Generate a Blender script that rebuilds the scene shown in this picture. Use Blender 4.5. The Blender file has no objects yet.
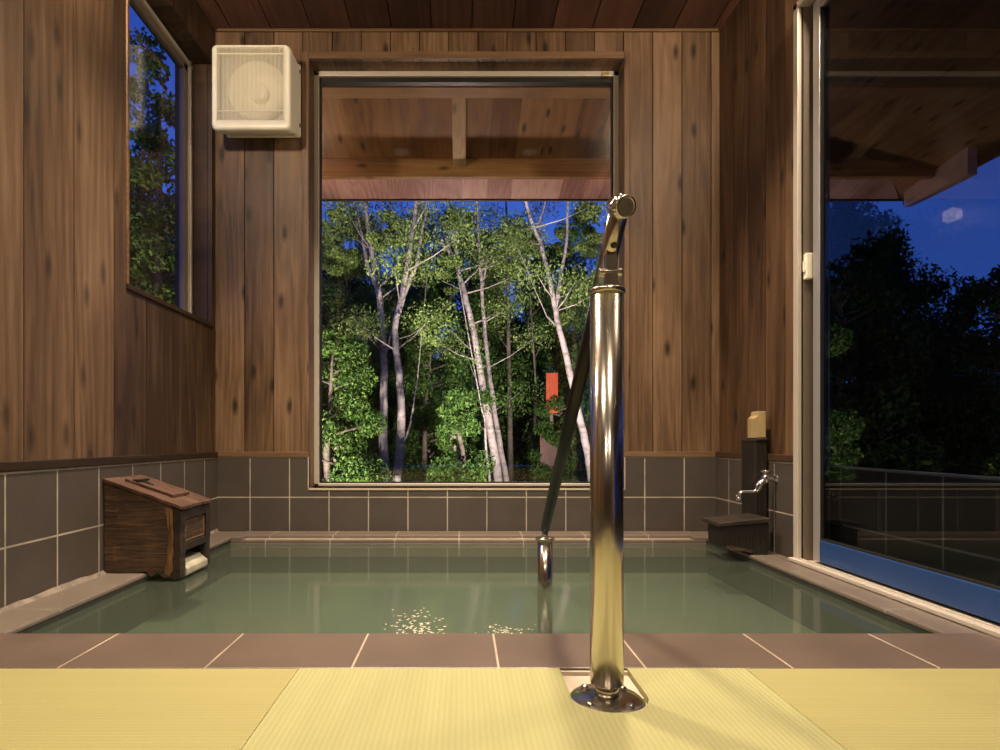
import bpy, math, random
import numpy as np
from mathutils import Vector, Matrix

random.seed(7)
S = bpy.context.scene
COL = S.collection
# Lengths below are written in units of the camera's height over the floor (0.466 m); U turns them into metres.
U = 0.466
FPX = 574.0                     # focal length in pixels (1000 px wide frame)
VX, VY = 462.0, 440.0           # vanishing point of the room's depth lines

# ---------------------------------------------------------------- camera
cam = bpy.data.cameras.new('camera')
cam.sensor_width = 36.0
cam.lens = 36.0 * FPX / 1000.0
cam.shift_x = (500 - VX) / 1000.0
cam.shift_y = (VY - 375) / 1000.0
cam.clip_start = 0.02
cam.clip_end = 300
cam_o = bpy.data.objects.new('camera', cam)
COL.objects.link(cam_o)
cam_o.location = (0, 0, U)
cam_o.rotation_euler = (math.radians(90), 0, 0)
S.camera = cam_o

# ---------------------------------------------------------------- dusk sky
w = bpy.data.worlds.new('dusk_sky')
S.world = w
w.use_nodes = True
nt = w.node_tree
nt.nodes.clear()
tc = nt.nodes.new('ShaderNodeTexCoord')
sp = nt.nodes.new('ShaderNodeSeparateXYZ')
cr = nt.nodes.new('ShaderNodeValToRGB')
bg = nt.nodes.new('ShaderNodeBackground')
wo = nt.nodes.new('ShaderNodeOutputWorld')
nt.links.new(tc.outputs['Generated'], sp.inputs[0])
nt.links.new(sp.outputs['Z'], cr.inputs[0])
nt.links.new(cr.outputs[0], bg.inputs[0])
nt.links.new(bg.outputs[0], wo.inputs[0])
cr.color_ramp.elements[0].position = 0.0
cr.color_ramp.elements[0].color = (0.055, 0.15, 0.60, 1)
cr.color_ramp.elements[1].position = 0.6
cr.color_ramp.elements[1].color = (0.014, 0.045, 0.30, 1)
bg.inputs['Strength'].default_value = 1.5

# ---------------------------------------------------------------- view
S.view_settings.view_transform = 'Standard'
S.view_settings.look = 'None'
S.view_settings.gamma = 1.0
S.view_settings.use_curve_mapping = False
S.view_settings.exposure = 0.0

# ---------------------------------------------------------------- lights
def lamp(name, kind, loc, power, color, aim=None, size=0.1, spot=None, blend=0.5):
    l = bpy.data.lights.new(name, kind)
    l.energy = power
    l.color = color
    if kind == 'AREA':
        l.shape = 'DISK'
        l.size = size
    else:
        l.shadow_soft_size = size
    if spot:
        l.spot_size = math.radians(spot)
        l.spot_blend = blend
    o = bpy.data.objects.new(name, l)
    COL.objects.link(o)
    o.location = Vector(loc) * U
    if aim is not None:
        d = (Vector(aim) - Vector(loc)).normalized()
        o.rotation_euler = d.to_track_quat('-Z', 'Y').to_euler()
    return o

WARM = (1.0, 0.82, 0.60)
# wall lamps over the bath on both long sides (just above the frame), fill downlights added to brighten mats and bath
WALL_LAMPS = [(-2.62, 3.45, 4.80), (2.68, 3.45, 4.95)]
FILL_DOWN = [(-1.3, 0.4, 5.48), (1.3, 0.4, 5.48), (-1.3, -3.6, 5.48), (1.3, -3.6, 5.48), (-0.95, 4.2, 5.48), (1.05, 4.2, 5.48)]
lamp('wall_lamp_light', 'POINT', (-2.565, 3.45, 4.80), 46, WARM, size=0.06)
lamp('wall_lamp_light', 'POINT', (2.675, 3.45, 4.95), 46, WARM, size=0.06)
for d in FILL_DOWN:      # added fill, recessed so they do not glare sideways
    q = lamp('fill_downlight_light', 'AREA', (d[0], d[1], d[2] - .03), 15 if d[1] < 4 else 26, WARM, aim=(d[0], d[1] + (.5 if d[1] < 4 else 0), 0), size=0.16)
    q.data.spread = math.radians(125 if d[1] < 4 else 95)
# garden floodlights in front of the back window, lamps under the eave
lamp('garden_floodlight', 'SPOT', (-4.5, 9.6, -1.6), 2600, (1.0, 0.97, 0.80), aim=(-1.2, 22, 6.5), size=0.1, spot=70, blend=.9)
lamp('garden_floodlight', 'SPOT', (3.2, 9.6, -1.6), 2600, (1.0, 0.97, 0.82), aim=(1.0, 22, 6.5), size=0.1, spot=70, blend=.9)
lamp('eave_lamp_light', 'POINT', (-2.9, 8.0, 4.2), 7, (1.0, 0.75, 0.5), size=0.05)
lamp('soffit_fill_spot', 'SPOT', (-.2, 11.6, 2.2), 85, (1.0, 0.75, 0.66), aim=(0, 9.1, 4.9), size=0.1, spot=75)  # added spot that brightens the outer soffit
lamp('eave_lamp_light', 'POINT', (4.9, 10.6, 3.0), 22, (1.0, 0.72, 0.62), size=0.08)
lamp('garden_floodlight', 'SPOT', (8.5, 7.5, -1.6), 150, (0.9, 1.0, 0.7), aim=(13, 17, 1.5), size=0.1, spot=85)
lamp('garden_floodlight', 'SPOT', (-5.5, 7.5, -1.0), 500, (1.0, 0.85, 0.55), aim=(-8.5, 15, 7), size=0.1, spot=80)

# ---------------------------------------------------------------- material helpers
def new_mat(name):
    m = bpy.data.materials.new(name)
    m.use_nodes = True
    t = m.node_tree
    t.nodes.clear()
    out = t.nodes.new('ShaderNodeOutputMaterial')
    b = t.nodes.new('ShaderNodeBsdfPrincipled')
    t.links.new(b.outputs[0], out.inputs[0])
    return m, t, b, out

class N:
    """tiny node-building helper"""
    def __init__(s, t): s.t = t
    def n(s, kind, **k):
        q = s.t.nodes.new(kind)
        for a, v in k.items(): setattr(q, a, v)
        return q
    def L(s, a, b): s.t.links.new(a, b)
    def coord(s, scale=(1, 1, 1), loc=(0, 0, 0), space='Object'):
        c = s.n('ShaderNodeTexCoord')
        m = s.n('ShaderNodeMapping')
        m.inputs['Scale'].default_value = [q / U for q in scale]
        m.inputs['Location'].default_value = loc
        s.L(c.outputs[space], m.inputs[0])
        return m.outputs[0]
    def math(s, op, a, b=None, c=None):
        q = s.n('ShaderNodeMath', operation=op)
        for i, v in enumerate((a, b, c)):
            if v is None: continue
            if isinstance(v, (int, float)): q.inputs[i].default_value = v
            else: s.L(v, q.inputs[i])
        return q.outputs[0]
    def ramp(s, fac, stops, interp='LINEAR'):
        q = s.n('ShaderNodeValToRGB')
        q.color_ramp.interpolation = interp
        e = q.color_ramp.elements
        while len(e) < len(stops): e.new(0.5)
        for i, (p, c) in enumerate(stops):
            e[i].position = p
            e[i].color = (c[0], c[1], c[2], 1) if not isinstance(c, (int, float)) else (c, c, c, 1)
        s.L(fac, q.inputs[0])
        return q.outputs[0]
    def noise(s, vec, scale, detail=4, rough=0.55, dist=0.0):
        q = s.n('ShaderNodeTexNoise')
        q.inputs['Scale'].default_value = scale
        q.inputs['Detail'].default_value = detail
        q.inputs['Roughness'].default_value = rough
        q.inputs['Distortion'].default_value = dist
        s.L(vec, q.inputs['Vector'])
        return q.outputs[0]
    def mix(s, fac, a, b, mode='MIX'):
        q = s.n('ShaderNodeMix', data_type='RGBA', blend_type=mode)
        if isinstance(fac, (int, float)): q.inputs[0].default_value = fac
        else: s.L(fac, q.inputs[0])
        for i, v in ((6, a), (7, b)):
            if isinstance(v, tuple): q.inputs[i].default_value = (v[0], v[1], v[2], 1)
            else: s.L(v, q.inputs[i])
        return q.outputs[2]
    def comb(s, x, y, z):
        q = s.n('ShaderNodeCombineXYZ')
        for i, v in enumerate((x, y, z)):
            if isinstance(v, (int, float)): q.inputs[i].default_value = v
            else: s.L(v, q.inputs[i])
        return q.outputs[0]
    def sep(s, v):
        q = s.n('ShaderNodeSeparateXYZ')
        s.L(v, q.inputs[0])
        return q.outputs
    def bump(s, h, strength, dist, bsdf):
        q = s.n('ShaderNodeBump')
        q.inputs['Strength'].default_value = strength
        q.inputs['Distance'].default_value = dist
        s.L(h, q.inputs['Height'])
        s.L(q.outputs[0], bsdf.inputs['Normal'])

def wood(name, dark, mid, light, cross='X', along='Z', width=0.32, off=0.0, rough=0.5,
         knots=0.8, vary=0.5, grain=1.0, spec=0.35, jitter=3.0):
    m, t, b, out = new_mat(name)
    k = N(t)
    xyz = k.sep(k.coord())
    ax = {'X': 0, 'Y': 1, 'Z': 2}
    u, v = xyz[ax[cross]], xyz[ax[along]]
    third = [a for a in 'XYZ' if a not in (cross, along)][0]
    wv = xyz[ax[third]]
    idn = k.math('FLOOR', k.math('DIVIDE', k.math('SUBTRACT', u, off), width))
    wn = k.n('ShaderNodeTexWhiteNoise', noise_dimensions='1D')
    k.L(idn, wn.inputs['W'])
    r = wn.outputs['Value']
    rcol = k.sep(wn.outputs['Color'])
    vo = k.math('ADD', v, k.math('MULTIPLY', r, 37.0))
    base = k.comb(u, k.math('MULTIPLY', vo, 0.11), k.math('ADD', wv, k.math('MULTIPLY', rcol[1], 11.0)))
    # slow wavy figure (long cathedral grain), fine streaks, knots
    warp = k.noise(base, 1.3 * grain, 3, 0.5)
    wave = k.math('FRACT', k.math('ADD', k.math('MULTIPLY', u, 9.0 * grain), k.math('MULTIPLY', warp, 15.0)))
    wave = k.math('ABSOLUTE', k.math('SUBTRACT', wave, 0.5))
    fine = k.noise(k.comb(k.math('MULTIPLY', u, 40.0 * grain), k.math('MULTIPLY', vo, 1.1), wv), 1.0, 4, 0.6)
    blot = k.noise(k.comb(k.math('MULTIPLY', u, 1.6), k.math('MULTIPLY', vo, 0.55), k.math('MULTIPLY', r, 9.0)), 1.0, 3, 0.5)
    fine2 = k.noise(k.comb(k.math('MULTIPLY', u, 95.0), k.math('MULTIPLY', vo, 6.0), wv), 1.0, 3, .6)
    f = k.math('ADD', k.math('MULTIPLY', wave, 0.28), k.math('ADD', k.math('MULTIPLY', fine, 0.50), k.math('MULTIPLY', fine2, 0.22)))
    f = k.math('ADD', f, k.math('MULTIPLY', k.math('SUBTRACT', blot, 0.5), 0.9))
    f = k.math('ADD', f, k.math('MULTIPLY', k.math('SUBTRACT', r, 0.5), vary))
    col = k.ramp(f, [(0.12, dark), (0.45, mid), (0.85, light)])
    vor = k.n('ShaderNodeTexVoronoi', feature='F1', voronoi_dimensions='2D')
    vor.inputs['Scale'].default_value = 1.0
    k.L(k.comb(k.math('ADD', k.math('MULTIPLY', u, 3.4), k.math('MULTIPLY', r, 5.0)),
               k.math('ADD', k.math('MULTIPLY', vo, 1.25), k.math('MULTIPLY', idn, 3.37)), 0.0), vor.inputs['Vector'])
    kn = k.ramp(vor.outputs['Distance'], [(0.04, 1.0), (0.15, 0.0)])
    keep = k.math('GREATER_THAN', k.sep(vor.outputs['Color'])[0], 0.35)
    kn = k.math('MULTIPLY', k.math('MULTIPLY', kn, keep), knots)
    col = k.mix(kn, col, (dark[0] * .3, dark[1] * .28, dark[2] * .26))
    k.L(col, b.inputs['Base Color'])
    k.L(k.ramp(fine, [(0.3, rough - .08), (0.7, rough + .12)]), b.inputs['Roughness'])
    b.inputs['Specular IOR Level'].default_value = spec
    k.bump(k.math('ADD', fine, k.math('MULTIPLY', wave, .5)), 0.35, 0.002, b)
    return m

def tile(name, axes, pitch, offs, base, grout, gw=0.012, rough=0.55, mottle=0.25):
    """square tiles; axes = two axis letters, pitch / offs per axis in height units"""
    m, t, b, out = new_mat(name)
    k = N(t)
    co = k.coord()
    xyz = k.sep(co)
    ax = {'X': 0, 'Y': 1, 'Z': 2}
    masks, ids = [], []
    for a, p, o in zip(axes, pitch, offs):
        q = k.math('DIVIDE', k.math('SUBTRACT', xyz[ax[a]], o), p)
        ids.append(k.math('FLOOR', q))
        fr = k.math('FRACT', q)
        d = k.math('MINIMUM', fr, k.math('SUBTRACT', 1.0, fr))
        masks.append(k.math('LESS_THAN', k.math('MULTIPLY', d, p), gw / 2))
    g = masks[0] if len(masks) == 1 else k.math('MAXIMUM', masks[0], masks[1])
    wn = k.n('ShaderNodeTexWhiteNoise', noise_dimensions='2D')
    k.L(k.comb(ids[0], ids[-1], 0.0), wn.inputs['Vector'])
    n1 = k.noise(co, 60, 3, 0.7)
    n2 = k.noise(co, 3.0, 3, 0.55)
    f = k.math('ADD', k.math('MULTIPLY', n1, 0.5), k.math('MULTIPLY', n2, 0.5))
    f = k.math('ADD', f, k.math('MULTIPLY', k.math('SUBTRACT', wn.outputs[0], .5), .12))
    c = k.ramp(f, [(0.25, tuple(q * (1 - mottle) for q in base)), (0.75, tuple(q * (1 + mottle) for q in base))])
    gc = k.ramp(n2, [(0.35, tuple(q * .62 for q in grout)), (0.6, grout)])
    k.L(k.mix(g, c, gc), b.inputs['Base Color'])
    b.inputs['Roughness'].default_value = rough
    k.bump(k.math('ADD', k.math('MULTIPLY', g, -1.0), k.math('MULTIPLY', n1, .35)), 0.4, 0.0015, b)
    return m

def plain(name, color, rough=0.5, metal=0.0, spec=0.5, var=0.12, scale=6.0, bump=0.0, coat=0.0):
    m, t, b, out = new_mat(name)
    k = N(t)
    n = k.noise(k.coord(), scale, 4, 0.6)
    k.L(k.ramp(n, [(0.3, tuple(q * (1 - var) for q in color)), (0.7, tuple(min(1, q * (1 + var)) for q in color))]),
        b.inputs['Base Color'])
    b.inputs['Roughness'].default_value = rough
    b.inputs['Metallic'].default_value = metal
    b.inputs['Specular IOR Level'].default_value = spec
    if coat: b.inputs['Coat Weight'].default_value = coat
    if bump: k.bump(n, bump, 0.004, b)
    return m

def schlick(k, f0, normal=None):
    """share of light mirrored by a thin clear surface, the same from both sides"""
    g = k.n('ShaderNodeNewGeometry')
    d = k.n('ShaderNodeVectorMath', operation='DOT_PRODUCT')
    k.L(normal if normal is not None else g.outputs['Normal'], d.inputs[0])
    k.L(g.outputs['Incoming'], d.inputs[1])
    c = k.math('SUBTRACT', 1.0, k.math('MINIMUM', k.math('ABSOLUTE', d.outputs['Value']), 1.0))
    return k.math('ADD', f0, k.math('MULTIPLY', k.math('POWER', c, 5.0), 1 - f0))

def glass(name, tint, f0=0.04):
    m, t, b, out = new_mat(name)
    t.nodes.remove(b)
    k = N(t)
    tr = k.n('ShaderNodeBsdfTransparent')
    tr.inputs[0].default_value = (*tint, 1)
    gl = k.n('ShaderNodeBsdfGlossy')
    gl.inputs['Roughness'].default_value = 0.0
    gl.inputs[0].default_value = (1, 1, 1, 1)
    mx = k.n('ShaderNodeMixShader')
    k.L(schlick(k, f0), mx.inputs[0]); k.L(tr.outputs[0], mx.inputs[1]); k.L(gl.outputs[0], mx.inputs[2])
    k.L(mx.outputs[0], out.inputs[0])
    return m

# interior stained cedar
WD, WM, WL = (0.042, 0.022, 0.011), (0.145, 0.082, 0.044), (0.31, 0.190, 0.110)
m_wood_back = wood('stained_cedar_back', WD, WM, WL, 'X', 'Z', 0.3205, -2.71, knots=.85, vary=.25)
m_wood_left = wood('stained_cedar_left', (.038, .020, .011), (.118, .067, .036), (.25, .155, .092), 'Y', 'Z', 0.46, 6.31, vary=.75, knots=.6, rough=.5, grain=.8)
m_wood_right = wood('stained_cedar_right', (0.048, .023, .011), (0.145, .077, .038), (0.28, .16, .082), 'Y', 'Z', 0.3205, 6.31, knots=.85)
m_ceil = wood('dark_ceiling_boards', (0.036, .015, .011), (0.088, .038, .027), (0.16, .075, .052), 'X', 'Y', 0.44, 0.11, knots=.15, rough=.5)
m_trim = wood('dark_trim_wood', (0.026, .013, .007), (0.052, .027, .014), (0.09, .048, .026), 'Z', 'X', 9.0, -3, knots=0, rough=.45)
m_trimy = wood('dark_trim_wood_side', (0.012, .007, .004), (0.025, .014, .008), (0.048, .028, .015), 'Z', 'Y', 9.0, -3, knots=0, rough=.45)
m_mould = wood('light_moulding', (0.07, .037, .017), (0.16, .09, .045), (0.26, .15, .08), 'Z', 'X', 9.0, -3, knots=0)
m_soffit = wood('larch_soffit_boards', (0.16, .062, .018), (0.34, .16, .052), (0.50, .27, .10), 'X', 'Y', 0.40, 0.0, knots=.9, vary=.25, rough=.6, grain=.5)
m_beam = wood('larch_beam', (0.18, .075, .022), (0.38, .19, .065), (0.54, .31, .12), 'Z', 'X', 4.0, 0.0, knots=.8, vary=.2, rough=.6)
m_rafter = wood('larch_rafter', (0.30, .16, .065), (0.55, .35, .17), (0.72, .52, .29), 'X', 'Y', 4.0, -2.0, knots=.5, vary=.2, rough=.6)
m_fascia = wood('pink_lit_board', (0.34, .16, .12), (0.60, .34, .27), (0.78, .52, .43), 'X', 'Y', 0.40, 0.0, knots=.2, vary=.6, rough=.6)  # pink cast of the outside light is put into the board colour

TB, TG = (0.066, 0.052, 0.043), (0.46, 0.40, 0.32)
m_tile_back = tile('dark_wall_tile_back', 'XZ', (0.433, 0.436), (-2.325, 0.372), TB, TG)
m_tile_side = tile('dark_wall_tile_side', 'YZ', (0.436, 0.438), (3.375, 0.366), TB, TG)
m_tile_out = tile('dark_wall_tile_outside', 'YZ', (0.485, 0.455), (3.604, 0.325), (0.035, .028, .024), (0.30, .27, .24), gw=.016)
m_cop_front = tile('brown_coping_tile_front', 'X', (0.645,), (-1.774,), (0.112, 0.078, 0.062), (0.45, .36, .28), gw=.010, rough=.38)
m_cop_side = tile('brown_coping_tile_side', 'Y', (0.98,), (3.36,), (0.155, 0.122, 0.10), (0.30, .28, .22), gw=.010, rough=.36)
m_cop_back = tile('brown_coping_tile_back', 'X', (0.66,), (-.03,), (0.15, 0.115, 0.092), (0.42, .35, .28), gw=.014, rough=.36)
m_pool_wall = tile('dark_bath_tile', 'XY', (0.645, 0.645), (-1.774, 2.974), (0.022, 0.024, 0.018), (0.05, .05, .04), rough=.5)
def basin_mat():
    m, t, b, out = new_mat('pale_basin_floor')
    k = N(t)
    co = k.coord()
    xyz = k.sep(co)
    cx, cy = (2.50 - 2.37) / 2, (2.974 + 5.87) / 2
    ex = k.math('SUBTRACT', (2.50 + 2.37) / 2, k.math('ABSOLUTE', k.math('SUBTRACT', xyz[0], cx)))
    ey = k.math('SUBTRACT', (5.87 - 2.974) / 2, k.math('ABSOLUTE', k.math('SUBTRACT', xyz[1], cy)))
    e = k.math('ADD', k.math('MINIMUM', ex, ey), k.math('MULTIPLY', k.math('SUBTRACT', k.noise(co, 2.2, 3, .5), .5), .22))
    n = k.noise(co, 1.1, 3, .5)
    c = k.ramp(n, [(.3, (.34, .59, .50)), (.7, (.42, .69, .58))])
    k.L(k.mix(k.ramp(e, [(.02, 0.0), (.24, 1.0)], 'EASE'), (.045, .052, .035), c), b.inputs['Base Color'])  # colour darkens at the margins, painting in the water's soft edge
    b.inputs['Roughness'].default_value = .8
    return m
m_pool_floor = basin_mat()
m_fillet = plain('worn_grey_mortar', (0.20, .16, .13), rough=.8, var=.45, scale=9, bump=.6)

m_alu = plain('satin_aluminium', (0.62, .55, .47), rough=.5, metal=.35, var=.01)
m_alu_dark = plain('bronze_anodised_aluminium', (0.24, .19, .15), rough=.45, metal=.4, var=.05)
m_sash = plain('silver_sash_aluminium', (0.46, .44, .44), rough=.38, metal=.6, var=.01)
m_black = plain('black_gasket', (0.012, .011, .010), rough=.5)
m_bluerail = plain('blue_tinted_rail', (0.022, .065, .22), rough=.35, metal=.25, var=.10, scale=2)
m_steel = plain('polished_steel', (0.62, .57, .50), rough=.18, metal=1.0, var=.02)
m_steel_b = plain('brushed_steel_rim', (0.62, .56, .45), rough=.22, metal=1.0, var=.05)
m_chrome = plain('chrome', (0.85, .83, .80), rough=.08, metal=1.0, var=.02)
m_blackrail = plain('black_grip', (0.008, .007, .006), rough=.33, var=.2, spec=.35)
m_plate = plain('recess_plate', (0.52, .44, .34), rough=.5, var=.1)
m_cream = plain('cream_plastic', (0.90, .85, .71), rough=.38, var=.02)
m_cream_d = plain('cream_plastic_inner', (0.50, .44, .33), rough=.5, var=.03)
m_bark = None
m_darkwood = None

def tatami(name, rib_axis, base):
    m, t, b, out = new_mat(name)
    k = N(t)
    co = k.coord()
    xyz = k.sep(co)
    a = xyz[0] if rib_axis == 'X' else xyz[1]
    c = xyz[1] if rib_axis == 'X' else xyz[0]
    rib = k.math('SINE', k.math('MULTIPLY', a, 2 * math.pi / 0.021))
    cross = k.math('SINE', k.math('ADD', k.math('MULTIPLY', c, 2 * math.pi / 0.012), k.math('MULTIPLY', k.math('FLOOR', k.math('DIVIDE', a, 0.021)), math.pi)))
    h = k.math('ADD', rib, k.math('MULTIPLY', cross, .4))
    n = k.noise(k.comb(k.math('MULTIPLY', a, 14.0), k.math('MULTIPLY', c, .9), 0.0), 1.0, 3, .6)
    f = k.math('ADD', k.math('MULTIPLY', h, 0.12), k.math('ADD', k.math('MULTIPLY', n, .45), .28))
    k.L(k.ramp(f, [(0.2, tuple(q * .88 for q in base)), (0.8, tuple(q * 1.10 for q in base))]), b.inputs['Base Color'])
    b.inputs['Roughness'].default_value = 0.62
    b.inputs['Specular IOR Level'].default_value = .3
    k.bump(h, 0.25, 0.0012, b)
    return m
m_tat_mid = tatami('tatami_ribs_lengthwise', 'X', (0.335, 0.315, 0.148))
m_tat_side = tatami('tatami_ribs_crosswise', 'Y', (0.31, 0.275, 0.115))

def water_mat():
    m, t, b, out = new_mat('bath_water')
    t.nodes.remove(b)
    k = N(t)
    co = k.coord()
    tr = k.n('ShaderNodeBsdfTransparent'); tr.inputs[0].default_value = (0.88, 0.97, 0.93, 1)
    df = k.n('ShaderNodeBsdfDiffuse'); df.inputs[0].default_value = (0.27, 0.33, 0.24, 1)
    body = k.n('ShaderNodeMixShader'); body.inputs[0].default_value = 0.12
    k.L(tr.outputs[0], body.inputs[1]); k.L(df.outputs[0], body.inputs[2])
    gl = k.n('ShaderNodeBsdfGlossy'); gl.inputs['Roughness'].default_value = 0.09
    mx = k.n('ShaderNodeMixShader')
    # calm water, small ripples everywhere and a livelier patch near the front edge
    xyz = k.sep(co)
    dx = k.math('ADD', xyz[0], 0.0)
    dy = k.math('SUBTRACT', xyz[1], 3.2)
    patch = k.ramp(k.math('SQRT', k.math('ADD', k.math('MULTIPLY', dx, dx), k.math('MULTIPLY', k.math('MULTIPLY', dy, dy), 2.2))),
                   [(0.25, 1.0), (0.9, 0.10)])
    n = k.noise(k.comb(xyz[0], k.math('MULTIPLY', xyz[1], 1.0), 0.0), 16.0, 3, .55)
    h = k.math('MULTIPLY', n, patch)
    bp = k.n('ShaderNodeBump'); bp.inputs['Strength'].default_value = 1.0; bp.inputs['Distance'].default_value = 0.0011
    k.L(h, bp.inputs['Height'])
    k.L(bp.outputs[0], gl.inputs['Normal'])
    k.L(schlick(k, 0.02, bp.outputs[0]), mx.inputs[0]); k.L(body.outputs[0], mx.inputs[1]); k.L(gl.outputs[0], mx.inputs[2])
    k.L(mx.outputs[0], out.inputs[0])
    return m
m_water = water_mat()
m_glass = glass('clear_window_glass', (0.97, 0.98, 0.97))
m_glass_door = glass('smoked_door_glass', (0.56, 0.59, 0.62))

def emit(name, color, strength):
    m, t, b, out = new_mat(name)
    b.inputs['Base Color'].default_value = (.04, .035, .03, 1)
    b.inputs['Emission Color'].default_value = (*color, 1)
    b.inputs['Emission Strength'].default_value = strength
    return m
m_lampglow = emit('lamp_diffuser', (1.0, .85, .62), 14.0)
m_fill_glow = emit('fill_diffuser', (1.0, .85, .62), .25)

# ---------------------------------------------------------------- mesh helpers
class MB:
    def __init__(s):
        s.v, s.f, s.m, s.sm = [], [], [], []
    def add(s, vs, fs, m=0, smooth=False):
        o = len(s.v)
        s.v += [tuple(q) for q in vs]
        for f in fs:
            s.f.append(tuple(i + o for i in f)); s.m.append(m); s.sm.append(smooth)
        return s
    def box(s, x0, x1, y0, y1, z0, z1, m=0):
        vs = [(x, y, z) for x in (x0, x1) for y in (y0, y1) for z in (z0, z1)]
        return s.add(vs, [(0, 1, 3, 2), (4, 6, 7, 5), (0, 4, 5, 1), (2, 3, 7, 6), (0, 2, 6, 4), (1, 5, 7, 3)], m)
    def prism(s, poly, axis, a, b, m=0):
        """poly: 2D outline in the other two axes (order x,y,z without `axis`)"""
        n = len(poly)
        def p3(q, c):
            l = list(q); l.insert('XYZ'.index(axis), c); return tuple(l)
        vs = [p3(q, a) for q in poly] + [p3(q, b) for q in poly]
        fs = [tuple(range(n)), tuple(range(2 * n - 1, n - 1, -1))]
        fs += [(i, i + n, (i + 1) % n + n, (i + 1) % n) for i in range(n)]
        return s.add(vs, fs, m)
    def hexa(s, p, m=0):
        """8 corners: bottom ring 0-3, top ring 4-7"""
        return s.add(p, [(3, 2, 1, 0), (4, 5, 6, 7), (0, 1, 5, 4), (1, 2, 6, 5), (2, 3, 7, 6), (3, 0, 4, 7)], m)
    def tube(s, pts, rad, seg=16, m=0, cap=True, smooth=True):
        pts = [Vector(p) for p in pts]
        if isinstance(rad, (int, float)): rad = [rad] * len(pts)
        o = len(s.v)
        t0 = (pts[1] - pts[0]).normalized()
        nrm = t0.orthogonal().normalized()
        vs = []
        for i, p in enumerate(pts):
            t = (pts[min(i + 1, len(pts) - 1)] - pts[max(i - 1, 0)]).normalized()
            nrm = (nrm - t * nrm.dot(t)).normalized()
            bn = t.cross(nrm)
            for j in range(seg):
                a = 2 * math.pi * j / seg
                vs.append(p + (nrm * math.cos(a) + bn * math.sin(a)) * rad[i])
        fs = []
        for i in range(len(pts) - 1):
            for j in range(seg):
                k = (j + 1) % seg
                fs.append((i * seg + j, i * seg + k, (i + 1) * seg + k, (i + 1) * seg + j))
        s.add(vs, fs, m, smooth)
        if cap:
            s.add([], [], m)
            s.f.append(tuple(o + j for j in reversed(range(seg)))); s.m.append(m); s.sm.append(False)
            e = o + (len(pts) - 1) * seg
            s.f.append(tuple(e + j for j in range(seg))); s.m.append(m); s.sm.append(False)
        return s
    def lathe(s, base, axis, prof, seg=32, m=0, smooth=True, lobes=0, depth=0.0):
        """prof: list of (distance along axis, radius)"""
        a = Vector(axis).normalized(); nrm = a.orthogonal().normalized(); bn = a.cross(nrm)
        base = Vector(base)
        vs = []
        for d, r in prof:
            for j in range(seg):
                th = 2 * math.pi * j / seg
                rr = r * (1 - depth * (0.5 + 0.5 * math.cos(lobes * th))) if lobes else r
                vs.append(base + a * d + (nrm * math.cos(th) + bn * math.sin(th)) * rr)
        fs = []
        for i in range(len(prof) - 1):
            for j in range(seg):
                k = (j + 1) % seg
                fs.append((i * seg + j, i * seg + k, (i + 1) * seg + k, (i + 1) * seg + j))
        n = len(prof) - 1
        s.add(vs, fs, m, smooth)
        o = len(s.v) - len(vs)
        s.f.append(tuple(o + j for j in reversed(range(seg)))); s.m.append(m); s.sm.append(False)
        s.f.append(tuple(o + n * seg + j for j in range(seg))); s.m.append(m); s.sm.append(False)
        return s
    def build(s, name, mats, parent=None, bevel=0.0, origin=None, seg=2):
        if not isinstance(mats, (list, tuple)): mats = [mats]
        off = Vector((0, 0, 0))
        if parent is not None: off = Vector(parent['_o']) if '_o' in parent.keys() else Vector((0, 0, 0))
        elif origin is not None: off = Vector(origin)
        me = bpy.data.meshes.new(name)
        me.from_pydata([tuple((Vector(v) - off) * U) for v in s.v], [], s.f)
        for mm in mats: me.materials.append(mm)
        me.polygons.foreach_set('material_index', s.m)
        me.polygons.foreach_set('use_smooth', s.sm)
        me.update()
        me.validate()
        o = bpy.data.objects.new(name, me)
        COL.objects.link(o)
        if parent is not None: o.parent = parent; o['_o'] = list(off)
        elif origin is not None: o.location = off * U; o['_o'] = list(off)
        if bevel:
            b = o.modifiers.new('bevel', 'BEVEL'); b.width = bevel * U; b.segments = seg; b.limit_method = 'ANGLE'
            b.angle_limit = math.radians(40)
        return o

def thing(name, label, cat, loc, group=None, kind=None):
    o = bpy.data.objects.new(name, None)
    o.empty_display_size = 0.05
    COL.objects.link(o)
    o.location = Vector(loc) * U
    o['_o'] = list(loc)
    if kind: o['kind'] = kind
    if label: o['label'] = label
    if cat: o['category'] = cat
    if group: o['group'] = group
    return o
def tag(o, label, cat, group=None, kind=None):
    o['label'] = label; o['category'] = cat
    if group: o['group'] = group
    if kind: o['kind'] = kind
    return o
def struct(o, label=None):
    o['kind'] = 'structure'
    if label: o['label'] = label
    return o

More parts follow.
